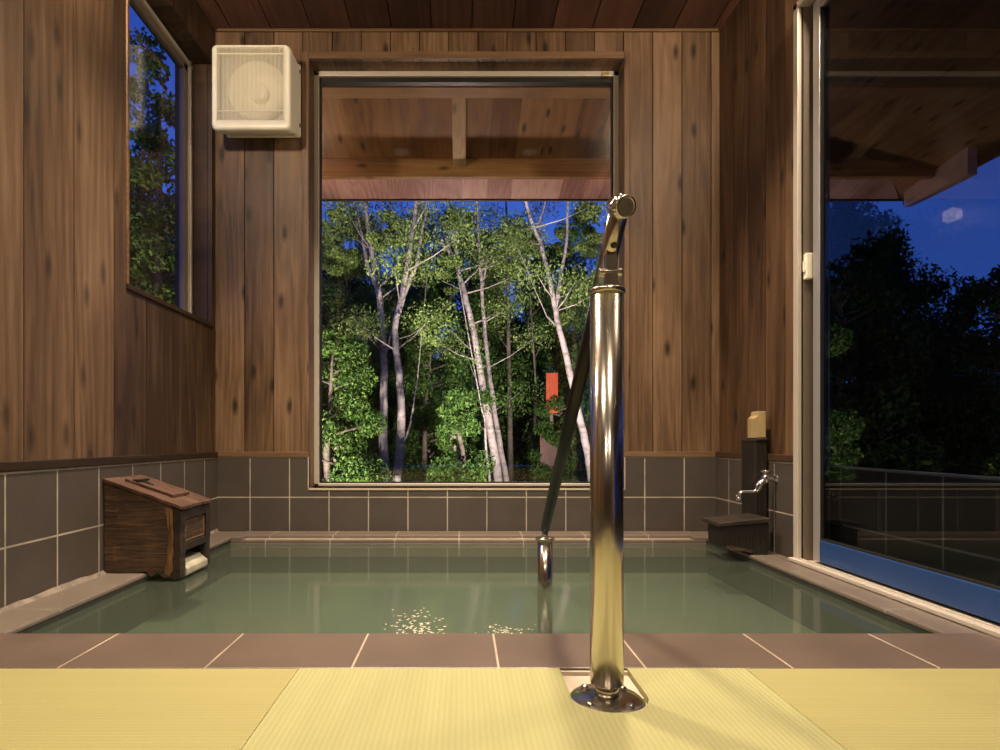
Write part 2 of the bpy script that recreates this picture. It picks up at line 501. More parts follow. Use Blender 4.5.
def strips(mb, axis, a0, a1, z0, z1, d0, d1, holes, pitch=None, off=0, gap=0.0, m=0, rnd=None):
    """boards or slab along `axis` between d0..d1 on the other one; holes = (a0,a1,z0,z1)"""
    cuts = {a0, a1}
    joints = set()
    if pitch:
        n0 = math.ceil((a0 - off) / pitch - 1e-6)
        while off + n0 * pitch < a1:
            c = off + n0 * pitch
            if c > a0 + .01: joints.add(round(c, 5)); cuts.add(round(c, 5))
            n0 += 1
    for h in holes:
        for c in h[:2]:
            if a0 < c < a1: cuts.add(c)
    cuts = sorted(cuts)
    for i in range(len(cuts) - 1):
        p, q = cuts[i], cuts[i + 1]
        if q - p < 1e-4: continue
        iv = [(z0, z1)]
        for h in holes:
            if h[0] <= (p + q) / 2 <= h[1]:
                nv = []
                for (u, v) in iv:
                    if h[3] <= u or h[2] >= v: nv.append((u, v)); continue
                    if h[2] > u: nv.append((u, h[2]))
                    if h[3] < v: nv.append((h[3], v))
                iv = nv
        pp = p + (gap / 2 if p in joints else 0)
        qq = q - (gap / 2 if q in joints else 0)
        for (u, v) in iv:
            if axis == 'X': mb.box(pp, qq, d0, d1, u, v, m)
            else: mb.box(d0, d1, pp, qq, u, v, m)

# ================================================================ ROOM
XL, XR, YB, ZC = -2.686, 2.785, 6.31, 5.51       # tile faces, ceiling
XLw, XRw = -2.71, 2.83                           # wood faces
YN = -9.6                                        # rear wall behind the camera
ZT, ZW = 0.812, 0.872                            # top of tile, start of boards
WX0, WX1, WZ0, WZ1 = -1.68, 1.78, 0.473, 5.187   # back window opening
LY0, LY1, LZ0, LZ1 = 4.66, 6.22, 2.262, 5.07     # left window opening
DY0, DY1, DZ1 = -1.2, 4.77, 4.60                 # door opening

# wall_back
b = MB()
hb = [(WX0, WX1, WZ0, WZ1)]
strips(b, 'X', XLw - .4, XRw + .4, -1.0, ZC + .2, YB + .045, YB + .42, hb, m=0)
strips(b, 'X', XLw, XRw, ZW, ZC, YB, YB + .05, hb, 0.3205, -2.71, 0.010, m=0)
strips(b, 'X', XL - .05, XR + .05, -0.2, ZT, YB - .012, YB + .05, hb, m=1)
struct(b.build('wall_back', [m_wood_back, m_tile_back]))
# wall_left
b = MB()
hl = [(LY0, LY1, LZ0, LZ1)]
strips(b, 'Y', YN, YB + .42, -1.0, ZC + .2, XLw - .40, XLw - .045, hl, m=0)
strips(b, 'Y', YN, YB, ZW, ZC, XLw - .05, XLw, hl, 0.46, 6.31, 0.008, m=0)
strips(b, 'Y', YN, YB, 0.0, ZT, XLw - .05, XL, [], m=1)
struct(b.build('wall_left', [m_wood_left, m_tile_side]))
# wall_right
b = MB()
hr = [(DY0, DY1, -0.02, DZ1)]
strips(b, 'Y', YN, YB + .42, -1.0, ZC + .2, XRw + .045, XRw + .11, hr, m=0)
strips(b, 'Y', YN, YB, ZW, ZC, XRw, XRw + .05, hr, 0.3205, 6.31, 0.008, m=0)
strips(b, 'Y', YN, YB, 0.0, ZT, XR, XRw + .05, hr, m=1)
struct(b.build('wall_right', [m_wood_right, m_tile_side]))
# wall_front (behind the camera)
b = MB()
strips(b, 'X', XLw, XRw, 0.0, ZC, YN - .2, YN, [], 0.3205, -2.71, .01)
struct(b.build('wall_front', m_wood_back))
# ceiling boards
b = MB()
strips(b, 'X', XLw, XRw, ZC, ZC + .05, YN, YB, [], 0.44, 0.11, 0.012)
for i in range(len(b.v)):
    x, y, z = b.v[i]
b.box(XLw - .4, XRw + .4, YN, YB + .42, ZC + .045, ZC + .3)
# strips() lays z0..z1 as height, which is what a ceiling needs
struct(b.build('ceiling', m_ceil))

# trims
b = MB(); b.box(XL, XR, YB - .022, YB + .03, ZT, ZW)
b2 = MB(); b2.box(XL, WX0, YB - .022, YB + .03, ZT, ZW); b2.box(WX1, XR, YB - .022, YB + .03, ZT, ZW)
struct(b2.build('trim_1', m_mould, bevel=.006))
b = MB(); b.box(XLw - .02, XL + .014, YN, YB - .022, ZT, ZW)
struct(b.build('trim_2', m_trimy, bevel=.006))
b = MB(); b.box(XR - .012, XRw + .02, DY1, YB - .022, ZT, ZW)
struct(b.build('trim_3', m_trim, bevel=.006))
b = MB(); b.box(XLw, XRw, YB - .025, YB, ZC - .03, ZC)
struct(b.build('trim_4', m_mould, bevel=.006))
b = MB(); b.box(XLw, XLw + .025, YN, YB - .025, ZC - .03, ZC)
struct(b.build('trim_5', m_ceil, bevel=.006))
b = MB(); b.box(XRw - .025, XRw, YN, YB - .025, ZC - .03, ZC)
struct(b.build('trim_6', m_ceil, bevel=.006))

# window_1: back window
win = thing('window_1', None, None, (0.05, YB, WZ0), kind='structure')
F0, F1 = YB + .20, YB + .31
b = MB()
fw = .056
b.box(WX0, WX0 + fw, F0, F1, WZ0, WZ1)
b.box(WX1 - fw, WX1, F0, F1, WZ0, WZ1)
b.box(WX0, WX1, F0, F1, WZ1 - fw, WZ1)
b.box(WX0, WX1, F0, F1, WZ0, WZ0 + .035)
b.build('window_frame', m_alu, win, bevel=.006)
b = MB()
i0, i1, j0, j1 = WX0 + fw, WX1 - fw, WZ0 + .035, WZ1 - fw
b.box(i0, i0 + .014, F0 + .03, F1 - .01, j0, j1); b.box(i1 - .014, i1, F0 + .03, F1 - .01, j0, j1)
b.box(i0, i1, F0 + .03, F1 - .01, j1 - .055, j1); b.box(i0, i1, F0 + .03, F1 - .01, j0, j0 + .014)
b.build('gasket', m_black, win)
b = MB(); b.box(i0 + .005, i1 - .005, F0 + .06, F0 + .074, j0 + .005, j1 - .005)
b.build('window_pane', m_glass, win)
b = MB()
cw = .075
b.box(WX0 - cw, WX0, YB - .018, YB + .01, ZW, WZ1 + cw)
b.box(WX1, WX1 + cw * .8, YB - .018, YB + .01, ZW, WZ1 + cw)
b.build('side_casing', m_wood_back, win, bevel=.005)
b = MB(); b.box(WX0, WX1, YB - .020, YB + .01, WZ1, WZ1 + cw)
b.build('head_casing', m_mould, win, bevel=.005)
b = MB()
b.box(WX0 - .006, WX1 + .006, YB - .02, YB + .34, WZ0 - .022, WZ0)
b.box(WX0 - .010, WX0, YB - .02, YB + .01, WZ0 - .022, ZT); b.box(WX1, WX1 + .010, YB - .02, YB + .01, WZ0 - .022, ZT)
b.build('window_sill', m_plate, win)
b = MB(); b.box(1.58, 1.66, F0 - .03, F0, WZ1 - .075, WZ1 - .03)
b.build('latch', plain('brass_latch', (.45, .36, .16), rough=.4, metal=.6), win, bevel=.006)

# window_2: high left window
win = thing('window_2', None, None, (XLw, (LY0 + LY1) / 2, LZ0), kind='structure')
G0, G1 = XLw - .29, XLw - .20
b = MB()
for (a0, a1, c0, c1) in ((LY0, LY0 + .05, LZ0, LZ1), (LY1 - .06, LY1 - .02, LZ0, LZ1), (LY0, LY1, LZ1 - .06, LZ1 - .02), (LY0, LY1, LZ0, LZ0 + .03)):
    b.box(G0, G1, a0, a1, c0, c1)
b.build('window_frame', m_alu, win, bevel=.008)
b = MB()
for (a0, a1, c0, c1) in ((LY0 + .05, LY0 + .10, LZ0 + .03, LZ1 - .06), (LY1 - .14, LY1 - .06, LZ0 + .03, LZ1 - .06), (LY0 + .05, LY1 - .06, LZ1 - .13, LZ1 - .06), (LY0 + .05, LY1 - .06, LZ0 + .03, LZ0 + .06)):
    b.box(G0 + .005, G1 - .03, a0, a1, c0, c1)
b.build('sash_frame', m_alu_dark, win, bevel=.005)
b = MB(); b.box(G0 + .02, G0 + .034, LY0 + .09, LY1 - .13, LZ0 + .05, LZ1 - .12)
b.build('window_pane', m_glass, win)
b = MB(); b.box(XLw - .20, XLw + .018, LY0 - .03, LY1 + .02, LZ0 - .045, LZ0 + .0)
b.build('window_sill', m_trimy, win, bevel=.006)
b = MB(); b.box(XLw - .01, XLw + .012, LY0 - .03, LY0, LZ0, ZC - .03)
b.build('side_casing', m_mould, win, bevel=.004)

# door_1: sliding glass door on the right
door = thing('door_1', None, None, (XRw, DY1, 0), kind='structure')
b = MB()
b.box(XR - .035, XR, DY1 - .065, DY1, 0.02, DZ1)
b.box(XR - .035, XRw + .02, DY0, DY0 + .065, 0.02, DZ1)
b.box(XR - .035, XRw + .02, DY0 + .07, DY1 - .066, DZ1 - .055, DZ1)
b.box(XR - .035, XR, DY1 - .066, DY1, DZ1 - .055, DZ1)
b.build('door_frame', m_alu, door, bevel=.006)
b = MB()
b.box(XR + .014, XRw + .10, DY1 - .068, DY1, 0.02, DZ1)
b.box(XRw + .075, XRw + .10, DY1 - .20, DY1 - .05, 0.02, DZ1)
b.box(XRw + .02, XRw + .10, DY0, DY1, DZ1 - .05, DZ1)
b.build('frame_channel', m_alu_dark, door)
b = MB(); b.box(XR, XR + .014, DY1 - .05, DY1, .02, DZ1); b.build('gasket', m_black, door)
b = MB()
SX0, SX1 = 2.83, 2.90
b.box(SX0, SX1, 4.545, 4.635, 0.03, 4.52)
b.box(SX0, SX1, DY0 + .1, DY0 + .2, 0.03, 4.52)
b.box(SX0, SX1, DY0 + .2, 4.545, 4.42, 4.52)
b.build('sash_frame', m_sash, door, bevel=.012)
b = MB(); b.box(SX0 + .006, SX1 - .006, 4.535, 4.546, 0.2, 4.43); b.box(SX0 + .006, SX1 - .006, DY0 + .2, 4.546, .205, .222)
b.build('gasket', m_black, door)
b = MB(); b.box(SX0 - .002, SX1, DY0 + .2, 4.545, 0.034, 0.207)
bo = b.build('bottom_rail', m_bluerail, door, bevel=.008); bo['label'] = 'blue bottom rail of the glass door'
b = MB(); b.box(SX0 + .025, SX0 + .038, DY0 + .19, 4.53, .2, 4.43)
b.build('door_pane', m_glass_door, door)
b = MB(); b.box(XRw - .035, XRw + .02, 4.655, 4.70, 2.31, 2.52); b.box(XRw - .05, XRw - .03, 4.665, 4.69, 2.37, 2.46)
b.build('door_latch', m_cream, door, bevel=.006)
b = MB()
b.box(2.705, 2.76, DY0, DY1, 0.0, 0.028)
b.box(2.76, 2.95, DY0, DY1, 0.0, 0.014, 1)
b.box(2.775, 2.787, DY0, DY1, 0.014, 0.030)
b.build('door_sill', [m_alu, m_plate], door, bevel=.004)

# ================================================================ BATH
PX0, PX1, PY0, PY1 = -2.37, 2.50, 2.974, 5.87
FY = 2.518
b = MB()          # floor under the mats (with the bath cut out)
b.box(XLw - .4, XRw + .3, YN, FY, -.5, -.03)
b.box(XLw - .4, PX0 - .01, FY, YB + .4, -.5, -.03)
b.box(PX1 + .01, XRw + .3, FY, YB + .4, -.5, -.03)
b.box(PX0 - .01, PX1 + .01, PY1 + .01, YB + .4, -.5, -.03)
b.box(PX0 - .01, PX1 + .01, FY, PY0 - .01, -.5, -.03)
struct(b.build('floor', m_plate))
bath = thing('sunken_bath', 'sunken bathtub of dark tile with a pale green floor below the big window', 'bathtub', (0, PY0, -.4))
b = MB(); b.box(XL, XR - .05, FY, PY0, -.032, 0)
b.build('front_coping', m_cop_front, bath, bevel=.008)
b = MB(); b.box(XL, PX0, PY0, YB - .022, -.032, 0)
b.build('side_coping', m_cop_side, bath, bevel=.01)
b = MB(); b.box(PX1, XR - .08, PY0, YB - .022, -.032, 0); b.box(XR - .08, XR, DY1, YB - .022, -.032, 0)
b.build('side_coping', m_cop_side, bath, bevel=.01)
b = MB()
b.box(PX0, PX1, PY1 + .13, YB - .022, -.032, 0.004)
b.box(PX0, PX1, PY1 + .0, PY1 + .20, -.2, -.050)
b.box(PX0, PX0 + .12, PY1 + .0, PY1 + .13, -.05, 0.004)
b.box(PX1 - .12, PX1, PY1 + .0, PY1 + .13, -.05, 0.004)
b.box(PX0 + .12, PX1 - .12, PY1 + .0, PY1 + .05, -.05, -.022)
b.build('back_coping', m_cop_back, bath, bevel=.006)
b = MB()          # inner walls down to the basin floor
t_ = .04
b.box(PX0 - t_, PX0, PY0 - t_, PY1 + t_, -.42, -.033)
b.box(PX1, PX1 + t_, PY0 - t_, PY1 + t_, -.42, -.033)
b.box(PX0, PX1, PY0 - t_, PY0, -.42, -.033)
b.box(PX0, PX1, PY1, PY1 + t_, -.42, -.2)
b.build('inner_wall', m_pool_wall, bath)
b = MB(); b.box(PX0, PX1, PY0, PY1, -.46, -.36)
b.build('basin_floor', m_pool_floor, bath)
# worn mortar fillet along the left wall
b = MB()
rr = random.Random(3)
n = 40
pts = [(2.4 + (YB - .02 - 2.4) * i / n, .018 + .012 * rr.random(), .012 + .008 * rr.random()) for i in range(n + 1)]
for i in range(n):
    (y0, w0, h0), (y1, w1, h1) = pts[i], pts[i + 1]
    b.add([(XL, y0, 0), (XL + w0, y0, 0), (XL, y0, h0 * 1.6), (XL, y1, 0), (XL + w1, y1, 0), (XL, y1, h1 * 1.6)],
          [(0, 1, 2), (3, 5, 4), (1, 4, 5, 2), (0, 3, 4, 1), (0, 2, 5, 3)])
b.build('mortar_joint', m_fillet, bath)
# water
b = MB(); b.add([(PX0, PY0, -.06), (PX1, PY0, -.06), (PX1, PY1, -.06), (PX0, PY1, -.06)], [(0, 1, 2, 3)])
wa = b.build('bath_water', m_water, None, origin=(0, PY0, -.062))
tag(wa, 'clear greenish hot spring water filling the sunken bath', 'water', kind='stuff')

# pale raised flecks standing in for lamp glints on the water
m_glints = plain('glints', (.60, .52, .40), rough=.12, var=.02, spec=.8)
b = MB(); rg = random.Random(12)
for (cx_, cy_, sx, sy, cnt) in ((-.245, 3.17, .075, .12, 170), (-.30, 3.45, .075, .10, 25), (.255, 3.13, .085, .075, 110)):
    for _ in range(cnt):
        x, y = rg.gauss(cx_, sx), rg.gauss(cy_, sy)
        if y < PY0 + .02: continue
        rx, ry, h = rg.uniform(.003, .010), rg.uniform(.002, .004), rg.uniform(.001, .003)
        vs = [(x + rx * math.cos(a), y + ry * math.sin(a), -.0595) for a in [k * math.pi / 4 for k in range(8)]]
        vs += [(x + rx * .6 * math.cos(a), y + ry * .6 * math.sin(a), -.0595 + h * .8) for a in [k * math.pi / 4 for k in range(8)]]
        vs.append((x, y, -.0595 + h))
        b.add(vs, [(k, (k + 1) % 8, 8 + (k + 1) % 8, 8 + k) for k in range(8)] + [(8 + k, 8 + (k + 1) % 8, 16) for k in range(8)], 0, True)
tag(b.build('water_glints', m_glints, None, origin=(0, 3.2, -.06)), 'two patches of pale flecks standing in for lamp glints on the bath water near the front edge', 'glints', kind='stuff')

# ================================================================ TATAMI
TX0, TX1 = -0.71, 1.236
TT = 0.003
def slab(name, x0, x1, y0, y1, mat, label):
    b = MB(); b.box(x0, x1, y0, y1, -.03, TT)
    return tag(b.build(name, mat, None, bevel=.004, origin=(x0, y0, -.03)), label, 'tatami mat')
FR = FY - .010
slab('tatami_mat', XL, TX0 - .003, 1.65 - 1.9, FR, m_tat_side, 'yellow-green tatami mat at left in front of the bath, ribs running crosswise')
slab('tatami_mat', TX1 + .003, XR - .085, 1.65 - 1.9, FR, m_tat_side, 'yellow-green tatami mat at right beside the glass door, ribs running crosswise')
# middle mat with the notch for the post plate
PXC, PYC = 0.566, 2.245
NX0, NX1 = .425, .722
NR = .152
poly = [(TX0, -1.4), (TX1, -1.4), (TX1, FR), (NX1, FR), (NX1, PYC + .02)]
for i in range(1, 20):
    a = -math.pi * i / 20
    poly.append((PXC + .005 + NR * math.cos(a), PYC + NR * .98 * math.sin(a)))
poly += [(NX0, PYC + .02), (NX0, FR), (TX0, FR)]
b = MB(); b.prism(poly, 'Z', -.03, TT)
tag(b.build('tatami_mat', m_tat_mid, None, origin=(TX0, -1.4, -.03)),
    'pale yellow tatami mat in the middle, notched around the steel post', 'tatami mat')
b = MB()
for (x0, x1) in ((XL, TX0 - .003), (TX1 + .003, XR - .085)):
    pass
slab('tatami_mat', XL, XR - .085, -5.2, -1.406, m_tat_side, 'yellow-green tatami mat laid across behind the others')

# ================================================================ HANDRAIL
hr_ = thing('handrail', 'sloping black grab rail on two polished steel posts at the bath edge', 'handrail', (PXC, PYC, -.03))
b = MB()
b.box(NX0 + .004, NX1 - .004, PYC + .02, FR - .01, -.029, -.020)
b.box(NX0 + .004, NX1 - .004, FR - .022, FR - .008, -.029, -.004)
b.build('recess_plate', m_plate, hr_)
b = MB()
b.lathe((PXC, PYC, -.028), (0, 0, 1), [(0, .146), (.012, .146), (.020, .135), (.026, .085), (.034, .060)], 48)
flg = b.build('base_flange', m_steel, hr_)
for i in range(4):
    a = math.radians(40 + 90 * i)
    q = MB(); q.lathe((PXC + .108 * math.cos(a), PYC + .108 * math.sin(a), -.006), (0, 0, 1), [(0, .016), (.008, .016), (.014, .008)], 12)
    q.build('bolt', m_chrome, flg)
b = MB()
b.lathe((PXC, PYC, 0.0), (0, 0, 1), [(0, .046), (.05, .046)], 40)
b.lathe((PXC, PYC, .05), (0, 0, 1), [(0, .060), (.004, .0645), (1.525, .0645)], 64)
b.build('main_post', m_steel, hr_)
b = MB(); b.lathe((PXC, PYC, 1.568), (0, 0, 1), [(0, .066), (.004, .071), (.018, .071), (.022, .064)], 64)
b.build('post_collar', m_steel_b, hr_)
# bracket on the post top
RY0, RZ0, RY1, RZ1, RX = 2.12, 1.862, 4.06, .355, .583
def rail_pt(t): return Vector((RX, RY0 + (RY1 - RY0) * t, RZ0 + (RZ1 - RZ0) * t))
tr_ = (PYC - RY0) / (RY1 - RY0)
rd = (rail_pt(1) - rail_pt(0)).normalized()
b = MB()
pz = rail_pt(tr_)
b.prism([(PXC - .020, 1.588), (PXC + .046, 1.588), (PXC + .040, 1.640), (PXC + .040, pz.z - .012), (PXC - .006, pz.z - .012), (PXC - .012, 1.640)], 'Y', PYC - .016, PYC + .016)
b.tube([(PXC - .032, PYC, 1.655), (PXC + .060, PYC, 1.655)], .017, 16)
b.lathe((PXC, PYC, 1.588), (0, 0, 1), [(0, .030), (.010, .026)], 24)
b.build('hinge_bracket', m_steel_b, hr_, bevel=.004)
t_sl = .17
b = MB()
b.tube([rail_pt(.0), rail_pt(t_sl)], .037, 32)
b.build('rail_sleeve', m_steel, hr_)
rdn = Vector((0, rd.z, -rd.y))      # perpendicular in the rail's plane
for tt in (.055, .095):
    p = rail_pt(tt) - Vector((.004, 0, 0))
    p2 = rail_pt(tt) + Vector((0, -abs(rd.z), -abs(rd.y))).normalized() * .034
    b = MB(); b.tube([p2, p2 + Vector((0, -abs(rd.z), -abs(rd.y))).normalized() * .008], .013, 12)
    b.build('set_screw', m_blackrail, hr_)
b = MB()
b.tube([rail_pt(t_sl), rail_pt(.985)], .034, 32)
b.build('rail_grip', m_blackrail, hr_)
b = MB()
a0 = rail_pt(0)
capdir = Vector((0.22, -1, -0.42)).normalized()
b.lathe(a0, capdir, [(-.05, .030), (-.035, .040), (.0, .043), (.045, .042)], 64, lobes=16, depth=.09)
b.build('end_cap', m_chrome, hr_)
b = MB(); b.lathe(a0 + capdir * .045, capdir, [(0, .041), (.004, .040), (.006, .034), (.004, .030)], 40)
b.build('cap_disc', m_steel_b, hr_)
# second post, standing in the water
b = MB(); b.lathe((RX + .004, RY1, -.36), (0, 0, 1), [(0, .053), (.655, .053)], 40)
b.build('water_post', m_steel, hr_)
b = MB(); b.lathe((RX + .004, RY1, .290), (0, 0, 1), [(0, .055), (.003, .066), (.018, .067), (.022, .058)], 40)
b.build('post_collar', m_steel_b, hr_)
b = MB(); b.lathe((RX + .004, RY1, .31), (0, 0, 1), [(0, .026), (.02, .021), (.075, .021)], 20)
b.build('hinge_bracket', m_chrome, hr_)

# ================================================================ VENTILATION FAN
fan = thing('ventilation_fan', 'cream plastic ventilation fan cover with fine slats high on the back wall', 'ventilation fan', (-2.19, YB, 4.3))
FX0, FX1, FZ0, FZ1, FYF = -2.62, -1.785, 4.235, 5.13, 5.98
b = MB()          # backing plate
b.box(FX0 + .04, FX1 + .02, YB - .05, YB - .002, FZ0 + .075, FZ1 - .02)
b.build('back_plate', m_cream, fan, bevel=.03, seg=3)
b = MB()
ix0, ix1, iz0, iz1 = FX0 + .060, FX1 - .070, FZ0 + .100, FZ1 - .028
# one closed, rounded frame: outer box minus the slatted opening (front ring + tapered sides)
def ring(x0, x1, z0, z1, y, r, n=6):
    out = []
    for (cx, cz, a0) in ((x1 - r, z1 - r, 0), (x0 + r, z1 - r, 90), (x0 + r, z0 + r, 180), (x1 - r, z0 + r, 270)):
        for i in range(n + 1):
            a = math.radians(a0 + 90 * i / n)
            out.append((cx + r * math.cos(a), y, cz + r * math.sin(a)))
    return out
rings = [ring(FX0 + .035, FX1 + .015, FZ0 + .085, FZ1 - .015, YB - .03, .07),
         ring(FX0 + .015, FX1 + .006, FZ0 + .060, FZ1 - .004, YB - .12, .07),
         ring(FX0, FX1, FZ0 + .004, FZ1, FYF + .09, .06),
         ring(FX0 + .003, FX1 - .003, FZ0 + .004, FZ1 - .003, FYF + .035, .055),
         ring(FX0 + .012, FX1 - .012, FZ0 + .013, FZ1 - .010, FYF + .008, .05),
         ring(FX0 + .028, FX1 - .028, FZ0 + .030, FZ1 - .018, FYF, .04),
         ring(ix0, ix1, iz0, iz1, FYF + .004, .006),
         ring(ix0, ix1, iz0, iz1, FYF + .05, .006)]
nr = len(rings[0])
vs = [p for r in rings for p in r]
fs = [(i * nr + j, i * nr + (j + 1) % nr, (i + 1) * nr + (j + 1) % nr, (i + 1) * nr + j) for i in range(len(rings) - 1) for j in range(nr)]
b.add(vs, fs, 0, True)
b.build('cover', m_cream, fan)
b = MB()
ns = 52
for i in range(ns):
    x = ix0 + (ix1 - ix0) * (i + .5) / ns
    b.box(x - .0020, x + .0020, FYF + .006, FYF + .020, iz0, iz1)
b.box(ix0, ix1, FYF + .012, FYF + .03, iz0 + .10, iz0 + .106)
b.box(ix0, ix1, FYF + .010, FYF + .03, iz1 - .075, iz1 - .065)
o = b.build('slats', m_cream, fan)
b = MB(); b.box(ix0 - .02, ix1 + .02, FYF + .16, FYF + .17, iz0 - .02, iz1 + .02)
b.build('inner_panel', m_cream_d, fan)
cx, cz = -2.165, 4.70
b = MB(); b.lathe((cx, FYF + .16, cz), (0, -1, 0), [(0, .32), (.07, .31), (.085, .295), (.03, .275), (.01, .1)], 56)
b.build('shroud_ring', m_cream, fan)
b = MB(); b.lathe((cx + .015, FYF + .15, cz - .02), (0, -1, 0), [(0, .10), (.07, .095), (.09, .075), (.075, .055), (.075, .01)], 40)
b.build('hub', m_cream, fan)
b = MB(); b.box(-2.255, -2.165, FYF + .000, FYF + .012, FZ0 + .050, FZ0 + .062)
b.build('maker_badge', plain('badge_cream', (.9, .84, .7), rough=.3), fan, bevel=.003)
for z in (FZ0 + .18, FZ1 - .13):
    b = MB(); b.box(FX1 + .012, FX1 + .034, YB - .062, YB - .04, z, z + .03)
    b.build('side_clip', m_alu_dark, fan)

# ================================================================ WEATHERED WOOD
def weathered(name, cross, along, dark, mid, light, wear=(.42, .20, .07), amt=.5, edge=0.0):
    m, t, b, out = new_mat(name)
    k = N(t)
    co = k.coord()
    xyz = k.sep(co); ax = {'X': 0, 'Y': 1, 'Z': 2}
    u, v = xyz[ax[cross]], xyz[ax[along]]
    third = xyz[ax[[a for a in 'XYZ' if a not in (cross, along)][0]]]
    fine = k.noise(k.comb(k.math('MULTIPLY', u, 55.0), k.math('MULTIPLY', v, 3.5), third), 1.0, 5, .65, .4)
    big = k.noise(co, 5.0, 4, .6)
    f = k.math('ADD', k.math('MULTIPLY', fine, .7), k.math('MULTIPLY', big, .4))
    c = k.ramp(f, [(0.35, dark), (0.55, mid), (0.78, light)])
    wn = k.noise(co, 7.5, 5, .7, .6)
    msk = k.ramp(wn, [(.60, 0.0), (.72, amt)])
    c = k.mix(msk, c, wear)
    k.L(c, b.inputs['Base Color'])
    b.inputs['Roughness'].default_value = .6
    k.bump(k.math('ADD', fine, big), .9, .005, b)
    return m
m_box_side = weathered('dark_weathered_plank', 'Z', 'X', (.012, .006, .003), (.060, .030, .013), (.15, .078, .033), (.30, .15, .06), .45)
m_box_top = weathered('reddish_weathered_board', 'Y', 'X', (.018, .008, .005), (.075, .034, .020), (.19, .10, .06), (.40, .18, .08), .55)
m_box_front = weathered('charred_frame', 'Y', 'Z', (.004, .003, .002), (.018, .010, .005), (.06, .028, .012), (.34, .19, .06), .35)
m_box_rim = weathered('worn_orange_edge', 'X', 'Z', (.02, .009, .004), (.15, .068, .022), (.38, .20, .07), (.62, .38, .16), .6)
m_stone = plain('pale_stone_spout', (.34, .31, .24), rough=.6, var=.3, scale=6, bump=.4)
m_blackwood = weathered('black_wet_wood', 'X', 'Z', (.003, .002, .001), (.010, .006, .003), (.026, .015, .008), (.06, .036, .017), .3)
m_blackwood_t = weathered('black_wood_lid', 'Y', 'X', (.005, .003, .001), (.018, .011, .005), (.048, .030, .013), (.10, .072, .027), .45)

# spout box over the left coping
BX0, BX1, BY0, BY1 = XL + .004, -2.105, 4.30, 4.80
def ztop(x):      # sloping lid line
    t = (x - BX0) / (BX1 - BX0)
    return .69 - .205 * t
sb = thing('water_spout_box', 'weathered brown wooden spout box with sloping lid on the left bath edge', 'spout box', (-2.39, 4.55, 0))
def jag(poly, seed, amp, step=.03):
    """rough outline: subdivide and shake the polygon"""
    r = random.Random(seed); out = []
    for i in range(len(poly)):
        p, q = Vector(poly[i]), Vector(poly[(i + 1) % len(poly)])
        n = max(1, int((q - p).length / step))
        for j in range(n):
            s = p.lerp(q, j / n)
            if j: s += Vector((r.uniform(-amp, amp), r.uniform(-amp, amp)))
            out.append((s.x, s.y))
    return out
for (y0, y1, sd) in ((BY0, BY0 + .05, 1), (BY1 - .05, BY1, 2)):
    pl = [(BX0, .003), (-2.44, .003), (-2.37, .012), (-2.33, -.03), (-2.285, .005), (-2.235, -.035), (-2.175, -.04), (-2.175, ztop(-2.175)), (BX0, ztop(BX0))]
    b = MB(); b.prism(jag(pl, sd, .0035, .05), 'Y', y0, y1)
    b.build('side_panel', m_box_side, sb, bevel=.004)
# thick worn stiles at the front
for (y0, y1, sd) in ((BY0 - .006, BY0 + .075, 5), (BY1 - .075, BY1 + .004, 6)):
    b = MB()
    pl = [(-2.178, -.035), (-2.14, -.05), (BX1 - .004, -.03), (BX1, ztop(BX1) - .015), (-2.178, ztop(-2.178) - .015)]
    b.prism(jag(pl, sd, .004, .035), 'Y', y0, y1)
    b.build('front_stile', m_box_front, sb, bevel=.004)
# orange worn strip on the near panel edge
b = MB()
pl = [(-2.225, .0), (-2.195, -.02), (-2.165, .02), (-2.16, .25), (-2.165, ztop(-2.165) - .03), (-2.215, ztop(-2.2) - .03), (-2.19, .30), (-2.20, .15)]
b.prism(jag(pl, 9, .006, .03), 'Y', BY0 - .012, BY0 + .01)
b.build('worn_edge', m_box_rim, sb)
# front panel and rails, recessed
b = MB(); b.box(BX1 - .035, BX1 - .015, BY0 + .075, BY1 - .075, .20, .40)
o = b.build('front_panel', m_box_side, sb, bevel=.003)
b = MB()
b.box(BX1 - .04, BX1 - .002, BY0 + .07, BY1 - .07, .395, ztop(BX1) - .01)
b.box(BX1 - .04, BX1 - .004, BY0 + .07, BY1 - .07, .155, .215)
b.build('front_rail', m_box_front, sb, bevel=.006)
b = MB()          # thin pale weathered border round the panel
yy0, yy1 = BY0 + .085, BY1 - .085
for (a0, a1, c0, c1) in ((yy0, yy0 + .02, .225, .375), (yy1 - .022, yy1, .235, .385), (yy0, yy1, .222, .236)):
    b.box(BX1 - .018, BX1 - .010, a0, a1, c0, c1)
b.build('panel_border', m_box_rim, sb, bevel=.004)
# lid boards (follow the slope)
def slope_board(x0, x1, y0, y1, lift, th, name, mat, seed=0):
    b = MB()
    r = random.Random(seed)
    n = 8
    top = []
    for i in range(n + 1):
        x = x0 + (x1 - x0) * i / n
        j0, j1 = r.uniform(-.004, .004), r.uniform(-.004, .004)
        top.append((x, y0 + j0, y1 + j1, ztop(x) + lift + r.uniform(-.002, .002)))
    for i in range(n):
        a, c = top[i], top[i + 1]
        b.hexa([(a[0], a[1], a[3]), (c[0], c[1], c[3]), (c[0], c[2], c[3]), (a[0], a[2], a[3]),
                (a[0], a[1], a[3] + th), (c[0], c[1], c[3] + th), (c[0], c[2], c[3] + th), (a[0], a[2], a[3] + th)])
    return b.build(name, mat, sb)
slope_board(BX0 + .002, BX1 + .014, BY0 - .012, BY0 + .17, 0, .022, 'lid_board', m_box_top, 1)
slope_board(BX0 + .002, BX1 + .010, BY0 + .175, BY0 + .34, .001, .020, 'lid_board', m_box_top, 2)
